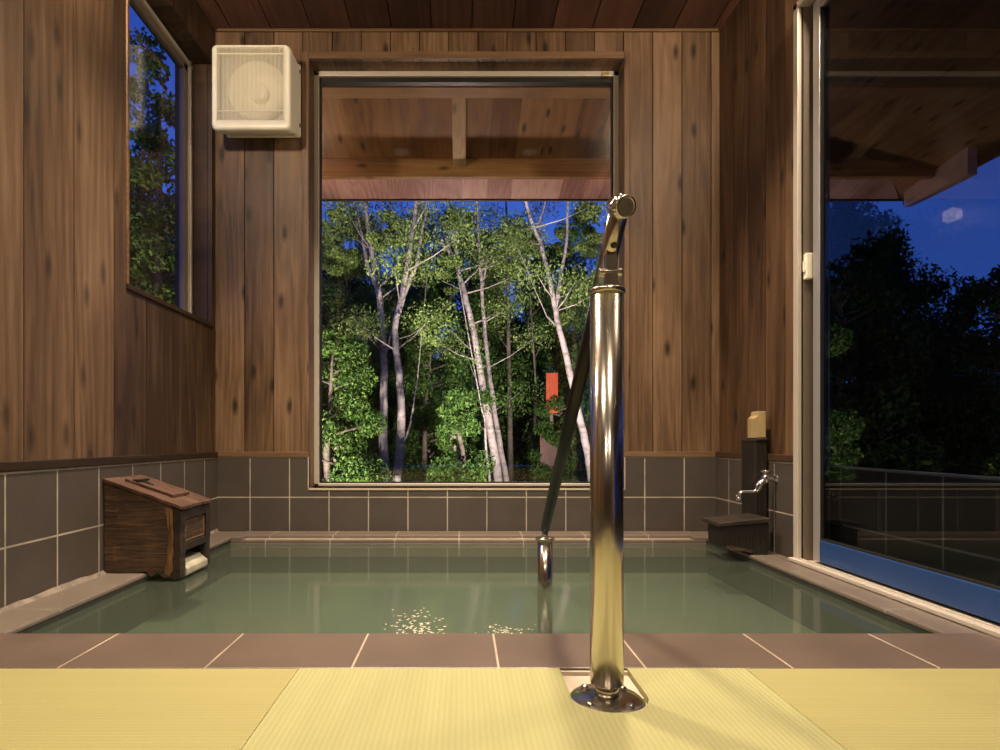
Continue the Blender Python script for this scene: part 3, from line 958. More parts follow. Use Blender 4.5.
slope_board(BX0 + .002, BX1 + .016, BY0 + .345, BY1 + .012, .0, .021, 'lid_board', m_box_top, 3)
lid = slope_board(-2.60, -2.235, BY0 + .13, BY1 - .08, .024, .020, 'loose_lid', m_box_top, 4)
b = MB(); b.box(-2.555, -2.50, 4.44, 4.60, ztop(-2.53) + .044, ztop(-2.53) + .058)
b.prism([(-2.50, ztop(-2.5) + .042), (-2.43, ztop(-2.43) + .044), (-2.43, ztop(-2.43) + .052), (-2.50, ztop(-2.5) + .058)], 'Y', 4.50, 4.53)
b.build('lid_handle', m_blackwood, lid, bevel=.004)
# dark inside
b = MB(); b.box(BX0 + .03, BX1 - .06, BY0 + .052, BY1 - .052, .14, .43)
b.build('inner_liner', m_blackwood, sb)
b = MB()
b.prism([(BX0 + .03, .004), (-2.36, .004), (-2.12, -.045), (-2.095, -.028), (-2.095, .02), (-2.16, .075), (BX0 + .03, .13)], 'Y', BY0 + .08, BY1 - .065)
b.build('stone_spout', m_stone, sb, bevel=.01)

# ---------------------------------------------------------------- faucet stand on the right
fs_ = thing('faucet_stand', 'black wooden post with low spout trough against right wall', 'faucet stand', (2.6, 5.25, 0))
b = MB(); b.box(2.655, XR - .016, 5.20, 5.46, .0, .995)
b.build('upright_board', m_blackwood, fs_, bevel=.012)
b = MB(); b.prism([(2.648, .985), (XR - .014, .990), (XR - .014, 1.024), (2.665, 1.016)], 'Y', 5.19, 5.47)
b.build('top_cap', m_blackwood, fs_, bevel=.01)
b = MB()
b.prism(jag([(2.27, .065), (2.52, .035), (2.53, .003), (2.665, .003), (2.665, .28), (2.27, .25)], 21, .003, .05), 'Y', 4.99, 5.30)
b.build('trough_body', m_blackwood, fs_, bevel=.006)
b = MB(); b.hexa([(2.225, 4.965, .245), (2.672, 4.965, .285), (2.672, 5.325, .285), (2.225, 5.325, .245),
                  (2.225, 4.965, .280), (2.672, 4.965, .325), (2.672, 5.325, .325), (2.225, 5.325, .280)])
b.build('trough_lid', m_blackwood_t, fs_, bevel=.006)
b = MB(); b.prism([(2.30, .055), (2.52, .02), (2.52, .045), (2.30, .085)], 'Y', 4.982, 5.0)
b.build('worn_edge', m_box_side, fs_)
# loose pale block on the post
b = MB()
b.prism([(2.665, 1.018), (2.765, 1.024), (2.765, 1.262), (2.70, 1.262), (2.695, 1.225), (2.665, 1.195)], 'Y', 5.22, 5.36)
tag(b.build('wood_block', wood('pale_fir_block', (.24, .17, .075), (.42, .31, .15), (.56, .44, .24), 'X', 'Z', 3, 0, knots=0), None, bevel=.005, origin=(2.7, 5.25, 1.02)),
    'small pale wooden block standing on top of the black post', 'wooden block')
# chrome tap
tp = thing('water_tap', 'chrome wall tap with a bent spout beside the black post', 'tap', (XR, 5.08, .68))
YT = 5.085
b = MB(); b.lathe((XR, YT, .655), (-1, 0, 0), [(0, .036), (.006, .036), (.014, .022)], 24)
b.build('wall_flange', m_chrome, tp)
b = MB()
b.tube([(XR - .01, YT, .655), (2.68, YT, .655)], .015, 16)
b.lathe((2.69, YT, .615), (0, 0, 1), [(0, .026), (.02, .040), (.055, .038), (.075, .024), (.095, .018)], 24)
b.build('valve_body', m_chrome, tp)
b = MB()
b.lathe((2.69, YT, .708), (0, 0, 1), [(0, .012), (.012, .012), (.014, .030), (.026, .030), (.03, .02)], 20)
b.tube([(2.64, YT - .012, .722), (2.74, YT + .012, .722)], .008, 10)
b.tube([(2.678, YT - .05, .722), (2.702, YT + .05, .722)], .008, 10)
b.build('tap_handle', m_chrome, tp)
b = MB()
b.tube([(2.685, YT, .645), (2.66, YT - .01, .635), (2.625, YT - .02, .61), (2.615, YT - .02, .575), (2.60, YT - .02, .552), (2.565, YT - .025, .545), (2.48, YT - .03, .545), (2.448, YT - .03, .535), (2.437, YT - .03, .505)],
       [.028, .030, .030, .028, .021, .015, .014, .015, .017], 16)
b.lathe((2.437, YT - .03, .512), (0, 0, -1), [(0, .017), (.003, .025), (.045, .022)], 16)
b.build('spout', m_chrome, tp)

# ---------------------------------------------------------------- wall lamps of the room, added fill downlights
for i, (x, y, z) in enumerate(WALL_LAMPS):
    s = -1 if i == 0 else 1
    xw = XLw if i == 0 else XRw
    t_l = thing('wall_lamp', 'small round wall lamp high on the %s wall over the bath' % ('left' if i == 0 else 'right'), 'lamp', (xw, y, z))
    b = MB(); b.lathe((xw, y, z), (-s, 0, 0), [(0, .10), (.008, .10), (.012, .08)], 32)
    b.build('back_plate', m_cream, t_l)
    b = MB(); b.lathe((xw - s * .012, y, z), (-s, 0, 0), [(0, .06), (.005, .07), (.015, .05), (.02, .01)], 32)
    b.build('lamp_shade', m_lampglow, t_l)
for i, (x, y, z) in enumerate(FILL_DOWN):
    t_l = thing('fill_downlight', ['added round fill downlight over the mats at left', 'added round fill downlight over the mats at right',
                'added round fill downlight at the rear left', 'added round fill downlight at the rear right',
                'added round fill downlight over the left end of the bath', 'added round fill downlight over the right end of the bath'][i], 'lamp', (x, y, ZC), group='added fill downlights')
    b = MB(); b.lathe((x, y, ZC - .001), (0, 0, -1), [(0, .16), (.015, .16), (.02, .13)], 32)
    b.build('trim_ring', m_ceil, t_l)
    b = MB(); b.lathe((x, y, ZC - .021), (0, 0, -1), [(0, .115), (.006, .10)], 32)
    b.build('diffuser', m_fill_glow, t_l)

# ================================================================ OUTSIDE
def soff(y): return 5.72 - .25 * (y - 6.7)
EY, EX, EW = 9.52, 7.35, -3.2
b = MB()          # soffit boards over the back eave
b.hexa([(EW, 6.73, soff(6.73)), (3.1, 6.73, soff(6.73)), (EX, EY, soff(EY)), (EW, EY, soff(EY)),
        (EW, 6.73, soff(6.73) + .1), (3.1, 6.73, soff(6.73) + .1), (EX, EY, soff(EY) + .1), (EW, EY, soff(EY) + .1)])
ro = thing('eave_roof', 'wooden roof overhang with boarded soffit outside the windows', 'roof eave', (0, 8.1, 5.2))
ob = b.build('soffit', m_soffit, ro)
b = MB()          # outer soffit beyond the purlin: boards coloured as lit pink
PY_ = 8.72
b.box(EW, EX - .2, PY_ - .10, PY_ + .0, soff(PY_) - .26, soff(PY_) + .02)
b.build('purlin', m_beam, ro, bevel=.01)
b = MB(); b.hexa([(EW, PY_, soff(PY_) - .02), (EX - .9, PY_, soff(PY_) - .02), (EX - .1, EY, soff(EY) - .02), (EW, EY, soff(EY) - .02),
        (EW, PY_, soff(PY_)), (EX - .9, PY_, soff(PY_)), (EX - .1, EY, soff(EY)), (EW, EY, soff(EY))])
b.build('outer_soffit', m_fascia, ro)
b = MB(); b.box(EW, EX, EY, EY + .05, soff(EY) - .035, soff(EY) + .2)
b.build('fascia_board', m_trim, ro)
b = MB(); b.box(EW, 3.0, 6.95, 7.18, 5.27, soff(7.1) + .02)
b.build('wall_beam', m_beam, ro, bevel=.01)
for x in (-2.85, 0.0 - .04, 2.75):
    b = MB(); b.hexa([(x - .095, 7.18, soff(7.18) - .15), (x + .095, 7.18, soff(7.18) - .15), (x + .095, PY_ - .1, soff(PY_ - .1) - .15), (x - .095, PY_ - .1, soff(PY_ - .1) - .15),
                      (x - .095, 7.18, soff(7.18)), (x + .095, 7.18, soff(7.18)), (x + .095, PY_ - .1, soff(PY_ - .1)), (x - .095, PY_ - .1, soff(PY_ - .1))])
    b.build('rafter', m_rafter, ro, bevel=.006)
# eave along the right side, above the door
b = MB()
zs = soff(6.73)
ze = soff(EY)
b.hexa([(3.1, -6, zs), (EX, -6, ze + .02), (EX, EY, ze), (3.1, 6.73, zs), (3.1, -6, zs + .1), (EX, -6, ze + .12), (EX, EY, ze + .1), (3.1, 6.73, zs + .1)])
b.build('side_soffit', m_soffit, ro)
b = MB()
b.box(EX, EX + .06, -6, EY + .05, ze - .10, ze + .2)
b.build('side_fascia', m_trim, ro)
b = MB()
b.hexa([(7.02, 7.97, 4.685), (7.16, 7.97, 4.685), (7.33, 9.36, 4.80), (7.20, 9.36, 4.80),
        (7.02, 7.97, 5.285), (7.16, 7.97, 5.285), (7.33, 9.36, 5.12), (7.20, 9.36, 5.12)])
o = b.build('corner_beam', m_fascia, ro, bevel=.01); o['label'] = 'slanting beam end coloured as lit pink at the corner of the eave'

# low tiled wall just outside the sliding door
b = MB(); b.box(3.02, 3.14, -1.2, 6.2, -.6, .785)
ow = b.build('low_tiled_wall', m_tile_out, None)
tag(ow, 'low dark tiled wall just outside the sliding glass door', 'low wall')
# ground outside (slopes down away from the house)
b = MB()
GZ = -2.2
n = 26
def gz(x, y): return max(0, y - 44) * .45 + GZ + .25 * math.sin(x * .35 + 1) * math.cos(y * .3) + .1 * math.sin(x * 1.3 + y)
gx = np.linspace(-60, 80, n); gy = np.linspace(6.9, 100, n)
vs = [(x, y, gz(x, y) * .5 + GZ * .5) for x in gx for y in gy]
fs = [(i * n + j, (i + 1) * n + j, (i + 1) * n + j + 1, i * n + j + 1) for i in range(n - 1) for j in range(n - 1)]
b.add(vs, fs, 0, True)
b.add([(3.2, -30, GZ), (80, -30, GZ), (80, 6.9, GZ), (3.2, 6.9, GZ)], [(0, 1, 2, 3)])
b.add([(-60, -30, GZ), (-3.2, -30, GZ), (-3.2, 6.9, GZ), (-60, 6.9, GZ)], [(0, 1, 2, 3)])
m_ground = plain('forest_floor', (.05, .075, .025), rough=.9, var=.5, scale=2.0, bump=1)
g_ = b.build('ground', m_ground); g_['kind'] = 'structure'

# ---------------------------------------------------------------- trees
def leaf_mat(name, dark, mid, light, scale=1.2):
    m, t, b, out = new_mat(name)
    t.nodes.remove(b)
    k = N(t)
    ge = k.n('ShaderNodeNewGeometry')
    n = k.noise(k.coord(), scale, 3, .6)
    f = k.math('ADD', k.math('MULTIPLY', ge.outputs['Random Per Island'], .6), k.math('MULTIPLY', n, .5))
    c = k.ramp(f, [(.15, dark), (.5, mid), (.9, light)])
    d = k.n('ShaderNodeBsdfDiffuse'); tl = k.n('ShaderNodeBsdfTranslucent')
    k.L(c, d.inputs[0]); k.L(c, tl.inputs[0])
    mx = k.n('ShaderNodeMixShader'); mx.inputs[0].default_value = .35
    k.L(d.outputs[0], mx.inputs[1]); k.L(tl.outputs[0], mx.inputs[2])
    k.L(mx.outputs[0], out.inputs[0])
    return m
m_leaf_light = leaf_mat('light_green_leaves', (.05, .085, .02), (.15, .20, .055), (.34, .38, .15))
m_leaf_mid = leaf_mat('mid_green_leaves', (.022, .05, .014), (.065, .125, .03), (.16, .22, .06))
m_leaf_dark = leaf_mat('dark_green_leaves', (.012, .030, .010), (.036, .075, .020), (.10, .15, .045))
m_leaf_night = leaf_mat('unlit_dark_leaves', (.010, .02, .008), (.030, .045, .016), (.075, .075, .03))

def bark_mat(name, dark, light):
    m, t, b, out = new_mat(name)
    k = N(t)
    co = k.coord((1, 1, 1))
    xyz = k.sep(co)
    n1 = k.noise(k.comb(k.math('MULTIPLY', xyz[0], 3.0), k.math('MULTIPLY', xyz[1], 3.0), k.math('MULTIPLY', xyz[2], 9.0)), 1.0, 4, .65)
    n2 = k.noise(co, 1.2, 3, .5)
    f = k.math('ADD', k.math('MULTIPLY', n1, .65), k.math('MULTIPLY', n2, .4))
    k.L(k.ramp(f, [(.36, dark), (.56, light)]), b.inputs['Base Color'])
    b.inputs['Roughness'].default_value = .8
    k.bump(n1, .6, .01, b)
    return m
m_bark = bark_mat('pale_bark', (.11, .07, .07), (.38, .28, .29))
m_bark2 = bark_mat('brown_bark', (.035, .022, .018), (.13, .085, .075))

def P(px, py, Y): return ((px - VX) / FPX * Y, Y, 1 - (py - VY) / FPX * Y)

def leaves(clusters, size, rng, flat=.5, aspect=.45):
    """clusters: (x,y,z, rx,ry,rz, count). returns verts (n*4) and faces"""
    cs = []
    for (x, y, z, rx, ry, rz, c) in clusters:
        d = rng.normal(size=(c, 3)); d /= np.linalg.norm(d, axis=1)[:, None]
        r = rng.random(c) ** (1 / 2.2)
        cs.append(np.array([x, y, z]) + d * r[:, None] * np.array([rx, ry, rz]))
    c = np.concatenate(cs)
    n = len(c)
    a = rng.normal(size=(n, 3)); a[:, 2] -= .4; a /= np.linalg.norm(a, axis=1)[:, None]
    up = rng.normal(size=(n, 3)) * flat + np.array([0, 0, 1.0])
    s = np.cross(a, up); s /= np.linalg.norm(s, axis=1)[:, None] + 1e-9
    L = size * (0.6 + .8 * rng.random(n))[:, None]
    v = np.empty((n, 4, 3))
    v[:, 0] = c - a * L * .5
    v[:, 1] = c + s * L * aspect * .5 + a * L * .05
    v[:, 2] = c + a * L * .5
    v[:, 3] = c - s * L * aspect * .5 + a * L * .05
    return v.reshape(-1, 3)

def leaf_obj(name, clusters, size, mat, parent, seed, flat=.5, aspect=.45):
    rng = np.random.default_rng(seed)
    v = leaves(clusters, size, rng, flat, aspect) - np.array(list(parent['_o']))
    v = (v * U).astype(np.float32)
    n = len(v) // 4
    me = bpy.data.meshes.new(name)
    me.vertices.add(n * 4); me.vertices.foreach_set('co', v.ravel())
    me.loops.add(n * 4); me.loops.foreach_set('vertex_index', np.arange(n * 4, dtype=np.int32))
    me.polygons.add(n); me.polygons.foreach_set('loop_start', np.arange(0, n * 4, 4, dtype=np.int32))
    me.materials.append(mat)
    me.update(calc_edges=True)
    o = bpy.data.objects.new(name, me); COL.objects.link(o); o.parent = parent
    return o

def smooth_path(pts, n=5, jit=0, rng=None):
    pts = [Vector(p) for p in pts]
    out = []
    for i in range(len(pts) - 1):
        p0, p1, p2, p3 = pts[max(i - 1, 0)], pts[i], pts[i + 1], pts[min(i + 2, len(pts) - 1)]
        for j in range(n):
            t = j / n
            q = 0.5 * ((2 * p1) + (p2 - p0) * t + (2 * p0 - 5 * p1 + 4 * p2 - p3) * t * t + (3 * p1 - p0 - 3 * p2 + p3) * t ** 3)
            if jit: q += Vector([rng.uniform(-jit, jit) for _ in range(3)])
            out.append(q)
    out.append(pts[-1])
    return out

def slender_tree(label, Y, trunk, width_px, forks=(), crown=(), leafmat=None, nleaf=2600, seed=1, bark=None, leaf=.10, twigs=10, crown_r=1.5):
    """trunk / forks: pixel polylines at depth Y, from the lowest seen point upward"""
    rng = random.Random(seed)
    p0 = P(*trunk[0], Y)
    base = (p0[0], Y, GZ + .02)
    root = thing('slender_tree', label, 'tree', base, group='pale trunks outside the back window')
    r = width_px / 2 / FPX * Y
    pts = [base] + [P(*q, Y) for q in trunk]
    # continue upward beyond what the window shows
    top, prev = Vector(pts[-1]), Vector(pts[-2])
    ext = (top - prev).normalized() * 3.2 + Vector((0, 0, 1.2))
    pts.append(tuple(top + ext))
    sp_ = smooth_path(pts, 5, r * .12, rng)
    b = MB(); b.tube(sp_, [r * (1.25 - .95 * i / (len(sp_) - 1)) for i in range(len(sp_))], 10)
    tr = b.build('trunk', bark or m_bark, root)
    br = MB(); ends = [tuple(top + ext)]
    for fk in forks:
        w = fk[0]
        fp = [P(q[0], q[1], Y + (.12 * i)) for i, q in enumerate(fk[1])]
        t2 = Vector(fp[-1]); e2 = (t2 - Vector(fp[-2])).normalized() * 2.2 + Vector((0, 0, .8))
        fp.append(tuple(t2 + e2))
        s2 = smooth_path(fp, 5, r * .08, rng)
        rr_ = w / 2 / FPX * Y
        br.tube(s2, [rr_ * (1 - .8 * i / (len(s2) - 1)) for i in range(len(s2))], 8)
        ends.append(fp[-1])
    for i in range(twigs):
        j = rng.randint(int(len(sp_) * .45), len(sp_) - 2)
        s = sp_[j]
        a = rng.uniform(0, 2 * math.pi); l = rng.uniform(.7, 1.9)
        e = s + Vector((math.cos(a) * l, math.sin(a) * l * .6, rng.uniform(.3, 1.1)))
        mid = s.lerp(e, .5) + Vector((0, 0, -.08))
        br.tube([s, mid, e], [r * .22, r * .14, r * .05], 6)
        ends.append(tuple(e))
    if br.f: br.build('branches', bark or m_bark, root)
    cl = []
    tot = sum(c[2] for c in crown) if crown else 1
    for (cx_, cy_, rad) in crown:
        q = P(cx_, cy_, Y)
        R_ = rad / FPX * Y
        for _ in range(max(5, int(rad / 7))):
            d = Vector([rng.uniform(-1, 1) for _ in range(3)]) * R_
            sr = R_ * rng.uniform(.22, .5)
            cl.append((q[0] + d.x, q[1] + .9 + d.y * 1.0, q[2] + d.z * .8, sr, sr, sr * .55, 0))
    for e in ends:
        cl.append((e[0], e[1], e[2], crown_r * .6, crown_r * .6, crown_r * .35, 0))
    per = max(20, int(nleaf * 7.0) // max(1, len(cl)))
    cl = [(*c[:6], per) for c in cl]
    leaf_obj('foliage', cl, leaf, leafmat or m_leaf_light, root, seed)
    return root

slender_tree('pale slender tree leftmost in the back window, trunk bending gently left', 19,
             [(387, 486), (383, 440), (384, 380), (381, 310), (373, 260), (365, 205)], 9,
             forks=[(4.5, [(379, 292), (367, 262), (361, 230), (357, 205)]), (3, [(384, 360), (392, 330), (400, 310)])],
             crown=[(350, 225, 30), (335, 260, 26), (375, 330, 22), (345, 345, 30), (330, 215, 22)], nleaf=2600, seed=11)
slender_tree('crooked pale tree just right of the leftmost trunk, forking near the roof', 17.5,
             [(397, 486), (401, 440), (400, 385), (395, 330), (402, 295), (412, 235), (416, 205)], 8.5,
             forks=[(5, [(399, 312), (408, 285), (417, 262), (422, 230), (428, 205)]), (2.6, [(399, 455), (410, 425), (416, 390), (419, 365)])],
             crown=[(405, 225, 34), (430, 240, 26), (420, 330, 16), (380, 215, 26)], nleaf=2600, seed=12)
slender_tree('leaning pale tree in the middle of the window, left of a crossing pair', 20,
             [(499, 486), (492, 440), (485, 398), (474, 335), (462, 285), (452, 255), (432, 228)], 8,
             forks=[(4, [(458, 268), (455, 240), (450, 205)]), (3, [(452, 255), (440, 220), (436, 205)])],
             crown=[(440, 225, 30), (465, 225, 24), (450, 300, 20)], nleaf=2200, seed=13)
slender_tree('thin pale tree of the crossing pair, standing right of the leaning trunk', 20.6,
             [(507, 486), (499, 440), (493, 400), (486, 345), (482, 290), (479, 245), (477, 205)], 5.5,
             forks=[(2.6, [(482, 290), (487, 262), (492, 240)])],
             crown=[(485, 220, 30), (470, 330, 18), (497, 250, 22)], nleaf=1900, seed=14)
slender_tree('straight brown trunk right behind the crossing pair of pale trees', 24,
             [(511, 486), (510, 420), (509, 350), (508, 285), (507, 240)], 5.5, bark=m_bark2,
             crown=[(508, 245, 30), (520, 300, 20), (500, 300, 18)], nleaf=1800, seed=15, leafmat=m_leaf_light)
slender_tree('forked pale tree at right in the window, leaning left behind the rail', 18,
             [(592, 486), (587, 450), (577, 405), (566, 355), (557, 318), (551, 285), (541, 245), (527, 205)], 7.5,
             forks=[(5, [(556, 312), (560, 280), (566, 245), (568, 205)]), (2.4, [(560, 330), (549, 318), (544, 310)]), (3, [(541, 245), (540, 220), (545, 203)])],
             crown=[(590, 225, 26), (575, 300, 22), (600, 250, 20), (545, 235, 22), (600, 205, 20)], nleaf=2600, seed=16)
slender_tree('thin grey sapling trunk low between the crossing pair and the rail', 23,
             [(535, 486), (534, 440), (537, 400), (534, 360)], 3.6, bark=m_bark2,
             crown=[(538, 350, 22), (525, 390, 18)], nleaf=900, seed=17, leafmat=m_leaf_mid, twigs=6)
slender_tree('thin short sapling low in the window between the left and middle trunks', 19,
             [(490, 486), (486, 450), (485, 420), (480, 400)], 2.8,
             crown=[(475, 395, 18), (460, 450, 16)], nleaf=700, seed=18, leafmat=m_leaf_mid, twigs=6)

def bushy_tree(name, label, x, y, z0, h, r, mat, n, seed, leaf=.2, group='trees beyond the house', taper=.5, blobs=26, trunk_r=.14, cat='tree', flat=.5):
    rng = random.Random(seed)
    root = thing(name, label, cat, (x, y, z0), group=group)
    b = MB()
    pts = [(x, y, z0), (x + rng.uniform(-.3, .3), y, z0 + h * .45), (x + rng.uniform(-.3, .3), y, z0 + h * .92)]
    sp_ = smooth_path(pts, 5, .02, rng)
    b.tube(sp_, [trunk_r * (1.1 - i / len(sp_)) for i in range(len(sp_))], 8)
    b.build('trunk', m_bark2, root)
    bb = MB(); cl = []
    for i in range(blobs):
        t = (i + .5) / blobs
        zz = z0 + h * (.12 + .86 * t)
        rad = r * (1 - taper * t) * rng.uniform(.45, 1.0)
        a = rng.uniform(0, 2 * math.pi)
        cx_, cy_ = x + math.cos(a) * rad, y + math.sin(a) * rad
        zz += rng.uniform(-.3, .3)
        s = Vector((x, y, zz - rad * .3)); e = Vector((cx_, cy_, zz))
        bb.tube([s, s.lerp(e, .5), e], [.04, .03, .012], 5)
        br_ = r * (1 - taper * t * .8) * rng.uniform(.35, .6)
        cl.append((cx_, cy_, zz, br_, br_, br_ * .85, n // blobs))
    bb.build('branches', m_bark2, root)
    leaf_obj('foliage', cl, leaf, mat, root, seed, flat)
    return root

# understorey, then taller trees, then the dark wall of the forest (x from pixel and depth)
def at(px, Y): return (px - VX) / FPX * Y
spots = [
    # px, Y, top_y(px), radius, mat, n, label
    (335, 15.5, 330, 1.3, m_leaf_mid, 2600, 'low bright bushy tree at the left edge of the back window'),
    (360, 22, 300, 2.0, m_leaf_mid, 3200, 'rounded green tree behind the leftmost pale trunk'),
    (430, 21, 330, 1.6, m_leaf_mid, 2600, 'green bushy tree between the crooked trunk and the leaning trunk'),
    (455, 15.5, 395, .9, m_leaf_mid, 1500, 'small leafy bush low in the window left of the leaning trunk'),
    (462, 25, 235, 2.3, m_leaf_mid, 3200, 'tall green tree behind the middle of the window'),
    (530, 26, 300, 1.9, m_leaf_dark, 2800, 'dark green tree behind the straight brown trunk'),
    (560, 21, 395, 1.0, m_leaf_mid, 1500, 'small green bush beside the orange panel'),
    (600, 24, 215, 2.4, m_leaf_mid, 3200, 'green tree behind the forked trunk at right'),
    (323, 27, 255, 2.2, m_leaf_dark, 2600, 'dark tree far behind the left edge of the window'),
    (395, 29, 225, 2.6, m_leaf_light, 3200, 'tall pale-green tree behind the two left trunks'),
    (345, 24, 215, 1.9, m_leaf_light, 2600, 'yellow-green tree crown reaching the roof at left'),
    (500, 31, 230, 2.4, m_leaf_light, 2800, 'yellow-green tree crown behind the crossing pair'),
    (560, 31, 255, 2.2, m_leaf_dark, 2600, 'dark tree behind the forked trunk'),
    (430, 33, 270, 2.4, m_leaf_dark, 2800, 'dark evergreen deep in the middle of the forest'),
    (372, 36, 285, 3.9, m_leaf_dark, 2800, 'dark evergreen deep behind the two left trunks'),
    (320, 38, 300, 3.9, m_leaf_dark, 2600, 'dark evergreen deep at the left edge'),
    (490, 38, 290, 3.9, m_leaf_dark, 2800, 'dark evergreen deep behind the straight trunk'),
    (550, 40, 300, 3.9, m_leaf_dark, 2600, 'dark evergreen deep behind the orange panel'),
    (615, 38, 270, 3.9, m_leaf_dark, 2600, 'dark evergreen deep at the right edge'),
    (650, 26, 230, 2.4, m_leaf_dark, 2400, 'dark tree hidden behind the right window edge'),
]
for i, (px, Y, ty, r, mt, n, lab) in enumerate(spots):
    top = 1 - (ty - VY) / FPX * Y
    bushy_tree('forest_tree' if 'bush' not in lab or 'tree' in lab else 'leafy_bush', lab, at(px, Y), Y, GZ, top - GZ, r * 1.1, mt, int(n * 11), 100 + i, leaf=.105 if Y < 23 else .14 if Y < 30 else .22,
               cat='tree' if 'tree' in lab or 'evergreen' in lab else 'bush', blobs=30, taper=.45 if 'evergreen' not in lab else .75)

# right-hand trees, unlit, seen through the sliding door
rspots = [
    (840, 15, 195, 1.9, 'dark tree against the blue sky nearest the door frame'),
    (868, 18, 225, 2.0, 'dark tree with a ragged crown right of the first one'),
    (905, 20, 275, 2.4, 'lower dark tree in the middle of the door glass'),
    (938, 22, 318, 2.6, 'low dark tree right of the middle of the door glass'),
    (1000, 16, 268, 1.9, 'dark tree cut by the right edge of the picture'),
    (822, 22, 240, 2.4, 'dark tree behind the sliding door frame'),
    (860, 13, 400, 1.7, 'low leafy bush in front of the dark trees'),
    (965, 18, 385, 2.3, 'low dark bush at right below the sky gap'),
]
for i, (px, Y, ty, r, lab) in enumerate(rspots):
    top = 1 - (ty - VY) / FPX * Y
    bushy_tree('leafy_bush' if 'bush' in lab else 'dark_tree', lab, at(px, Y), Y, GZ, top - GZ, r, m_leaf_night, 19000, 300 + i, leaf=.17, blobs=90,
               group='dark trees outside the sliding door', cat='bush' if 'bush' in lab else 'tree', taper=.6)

# trees outside the high left window
lspots = [
    (166, 11, 48, 1.0, m_leaf_mid, 1500, 'thin leafy tree seen in the high left window'),
    (140, 14, 120, 1.5, m_leaf_dark, 1800, 'brownish tree crown at the left of the high window'),
    (170, 17, 190, 1.9, m_leaf_dark, 2600, 'dark tree low in the high left window'),
    (110, 15, 215, 1.8, m_leaf_dark, 2200, 'dark tree behind the left jamb of the high window'),
]
for i, (px, Y, ty, r, mt, n, lab) in enumerate(lspots):
    top = 1 - (ty - VY) / FPX * Y
    bushy_tree('side_tree', lab, at(px, Y), Y, GZ, top - GZ, r, mt, n * 9, 400 + i, leaf=.12, blobs=50, group='trees outside the high left window', taper=.4)

thin = [(331, 30, 2.6, 210), (349, 27, 2.2, 215), (418, 30, 2.6, 215), (432, 26, 2.0, 260), (448, 33, 2.4, 230), (470, 29, 2.0, 240),
        (522, 30, 2.6, 215), (545, 28, 2.2, 250), (563, 33, 2.6, 240), (576, 30, 2.0, 250), (403, 34, 2.4, 260)]
for i, (px, Y, wpx, ty) in enumerate(thin):
    rr_ = wpx / 2 / FPX * Y
    x = at(px, Y); top = 1 - (ty - VY) / FPX * Y
    root = thing('thin_tree', 'thin straight trunk far back in the wood, %s of the eleven from the left' % ['first', 'second', 'fourth', 'fifth', 'sixth', 'seventh', 'eighth', 'ninth', 'tenth', 'last', 'third'][i], 'tree', (x, Y, GZ), group='thin trunks far back in the wood')
    rg = random.Random(700 + i)
    b = MB(); b.tube(smooth_path([(x, Y, GZ), (x + rg.uniform(-.2, .2), Y, GZ + (top - GZ) * .5), (x + rg.uniform(-.5, .5), Y, top)], 6, .02, rg), [rr_ * (1.15 - j * .06) for j in range(13)], 7)
    b.build('trunk', m_bark, root)
    leaf_obj('foliage', [(x + rg.uniform(-.6, .6), Y, top - (top - GZ) * rg.uniform(0, .45), .9, .9, .6, 500) for _ in range(7)], .16, m_leaf_mid, root, 700 + i)
hd = thing('sky_screen', 'unseen tall dark leaf screen added beyond the sliding door to block low sky', 'sky_screen', (13, 2, GZ))  # unseen leaf screen added to keep low sky off the steel post
rg = random.Random(5)
leaf_obj('foliage', [(13 + rg.uniform(-.5, .5), -10 + .7 * j, GZ + rg.uniform(1.0, 8.6), .9, .9, 1.1, 600) for j in range(30) for _ in range(5)], .28, m_leaf_night, hd, 55)
b = MB(); b.box(12.9, 13.1, -10, 11, GZ, GZ + 2.2); b.build('stems', m_bark2, hd)

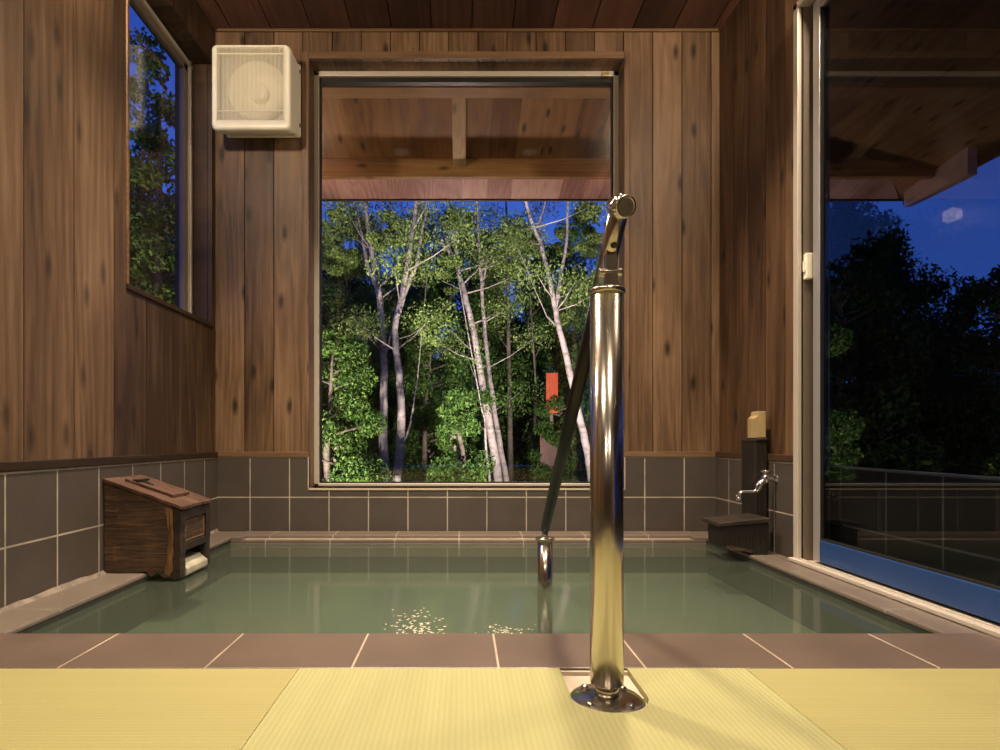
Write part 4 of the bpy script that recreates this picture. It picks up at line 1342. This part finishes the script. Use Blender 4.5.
# the wood goes on round the house: left of the picture and beyond its right edge
more = [(-7.5, 19, 9.0, 'dark tree outside to the left of the back window, nearest the corner'), (-11, 22, 10.5, 'dark tree left of the house, second from the corner'),
        (-15, 19, 10.0, 'dark tree left of the house, third from the corner'), (-19, 24, 12, 'dark tree farthest left behind the house'),
        (19, 11, 9.5, 'dark tree to the right of the house, level with the bath'), (21, 4, 9.5, 'dark tree to the right of the house, level with the mats'),
        (20, -4, 9.5, 'dark tree to the right of the house, behind the camera'), (26, 16, 11, 'dark tree far off to the right of the house')]
for i, (x, y, h, lab) in enumerate(more):
    bushy_tree('dark_tree', lab, x, y, GZ, h, 3.2, m_leaf_night, 16000, 500 + i, leaf=.3, blobs=70, group='dark trees around the house', taper=.4)

# orange-red uprights between the trees
m_orange = wood('vermilion_board', (.20, .022, .005), (.40, .045, .010), (.55, .075, .018), 'X', 'Z', 5, 0, knots=0, vary=0, rough=.6)
ps = thing('painted_panel', 'narrow orange-red upright panel on a post between the trees', 'panel', (at(551, 21), 21, GZ))
a0 = P(546, 373, 20.8); a1 = P(558, 413, 20.8)
b = MB(); b.box(a0[0], a1[0], 20.8, 20.9, a1[2], a0[2]); b.build('board', m_orange, ps, bevel=.01)
c0 = P(540, 432, 20.8); c1 = P(560, 466, 20.8)
b = MB(); b.box(c0[0], c1[0], 20.82, 20.92, c1[2], c0[2]); o = b.build('lower_board', wood('dull_red_board', (.03, .004, .002), (.08, .008, .003), (.13, .016, .005), 'X', 'Z', 5, 0, knots=0, vary=0), ps, bevel=.01)
b = MB(); b.box(at(551, 21) - .06, at(551, 21) + .06, 20.92, 21.04, GZ, a1[2] + .3); b.build('post', m_bark2, ps)
sh = thing('orange_shed', 'narrow orange-red shed end behind the forked tree', 'shed', (at(590, 27), 27, GZ))
q0 = P(582, 290, 26.8); q1 = P(606, 480, 26.8); q2 = P(600, 268, 26.8)
b = MB(); b.prism([(q0[0], GZ), (q1[0], GZ), (q1[0], q2[2]), (q2[0], q2[2]), (q0[0], q0[2])], 'Y', 26.8, 28.5); b.build('wall', m_orange, sh)
b = MB()
ov = .12
b.hexa([(q0[0] - ov, 26.6, q0[2] - ov), (q2[0], 26.6, q2[2]), (q2[0], 28.7, q2[2]), (q0[0] - ov, 28.7, q0[2] - ov),
        (q0[0] - ov, 26.6, q0[2] + .05), (q2[0], 26.6, q2[2] + .17), (q2[0], 28.7, q2[2] + .17), (q0[0] - ov, 28.7, q0[2] + .05)])
b.build('roof', m_bark2, sh)

for o in bpy.data.objects:
    if '_o' in o.keys(): del o['_o']
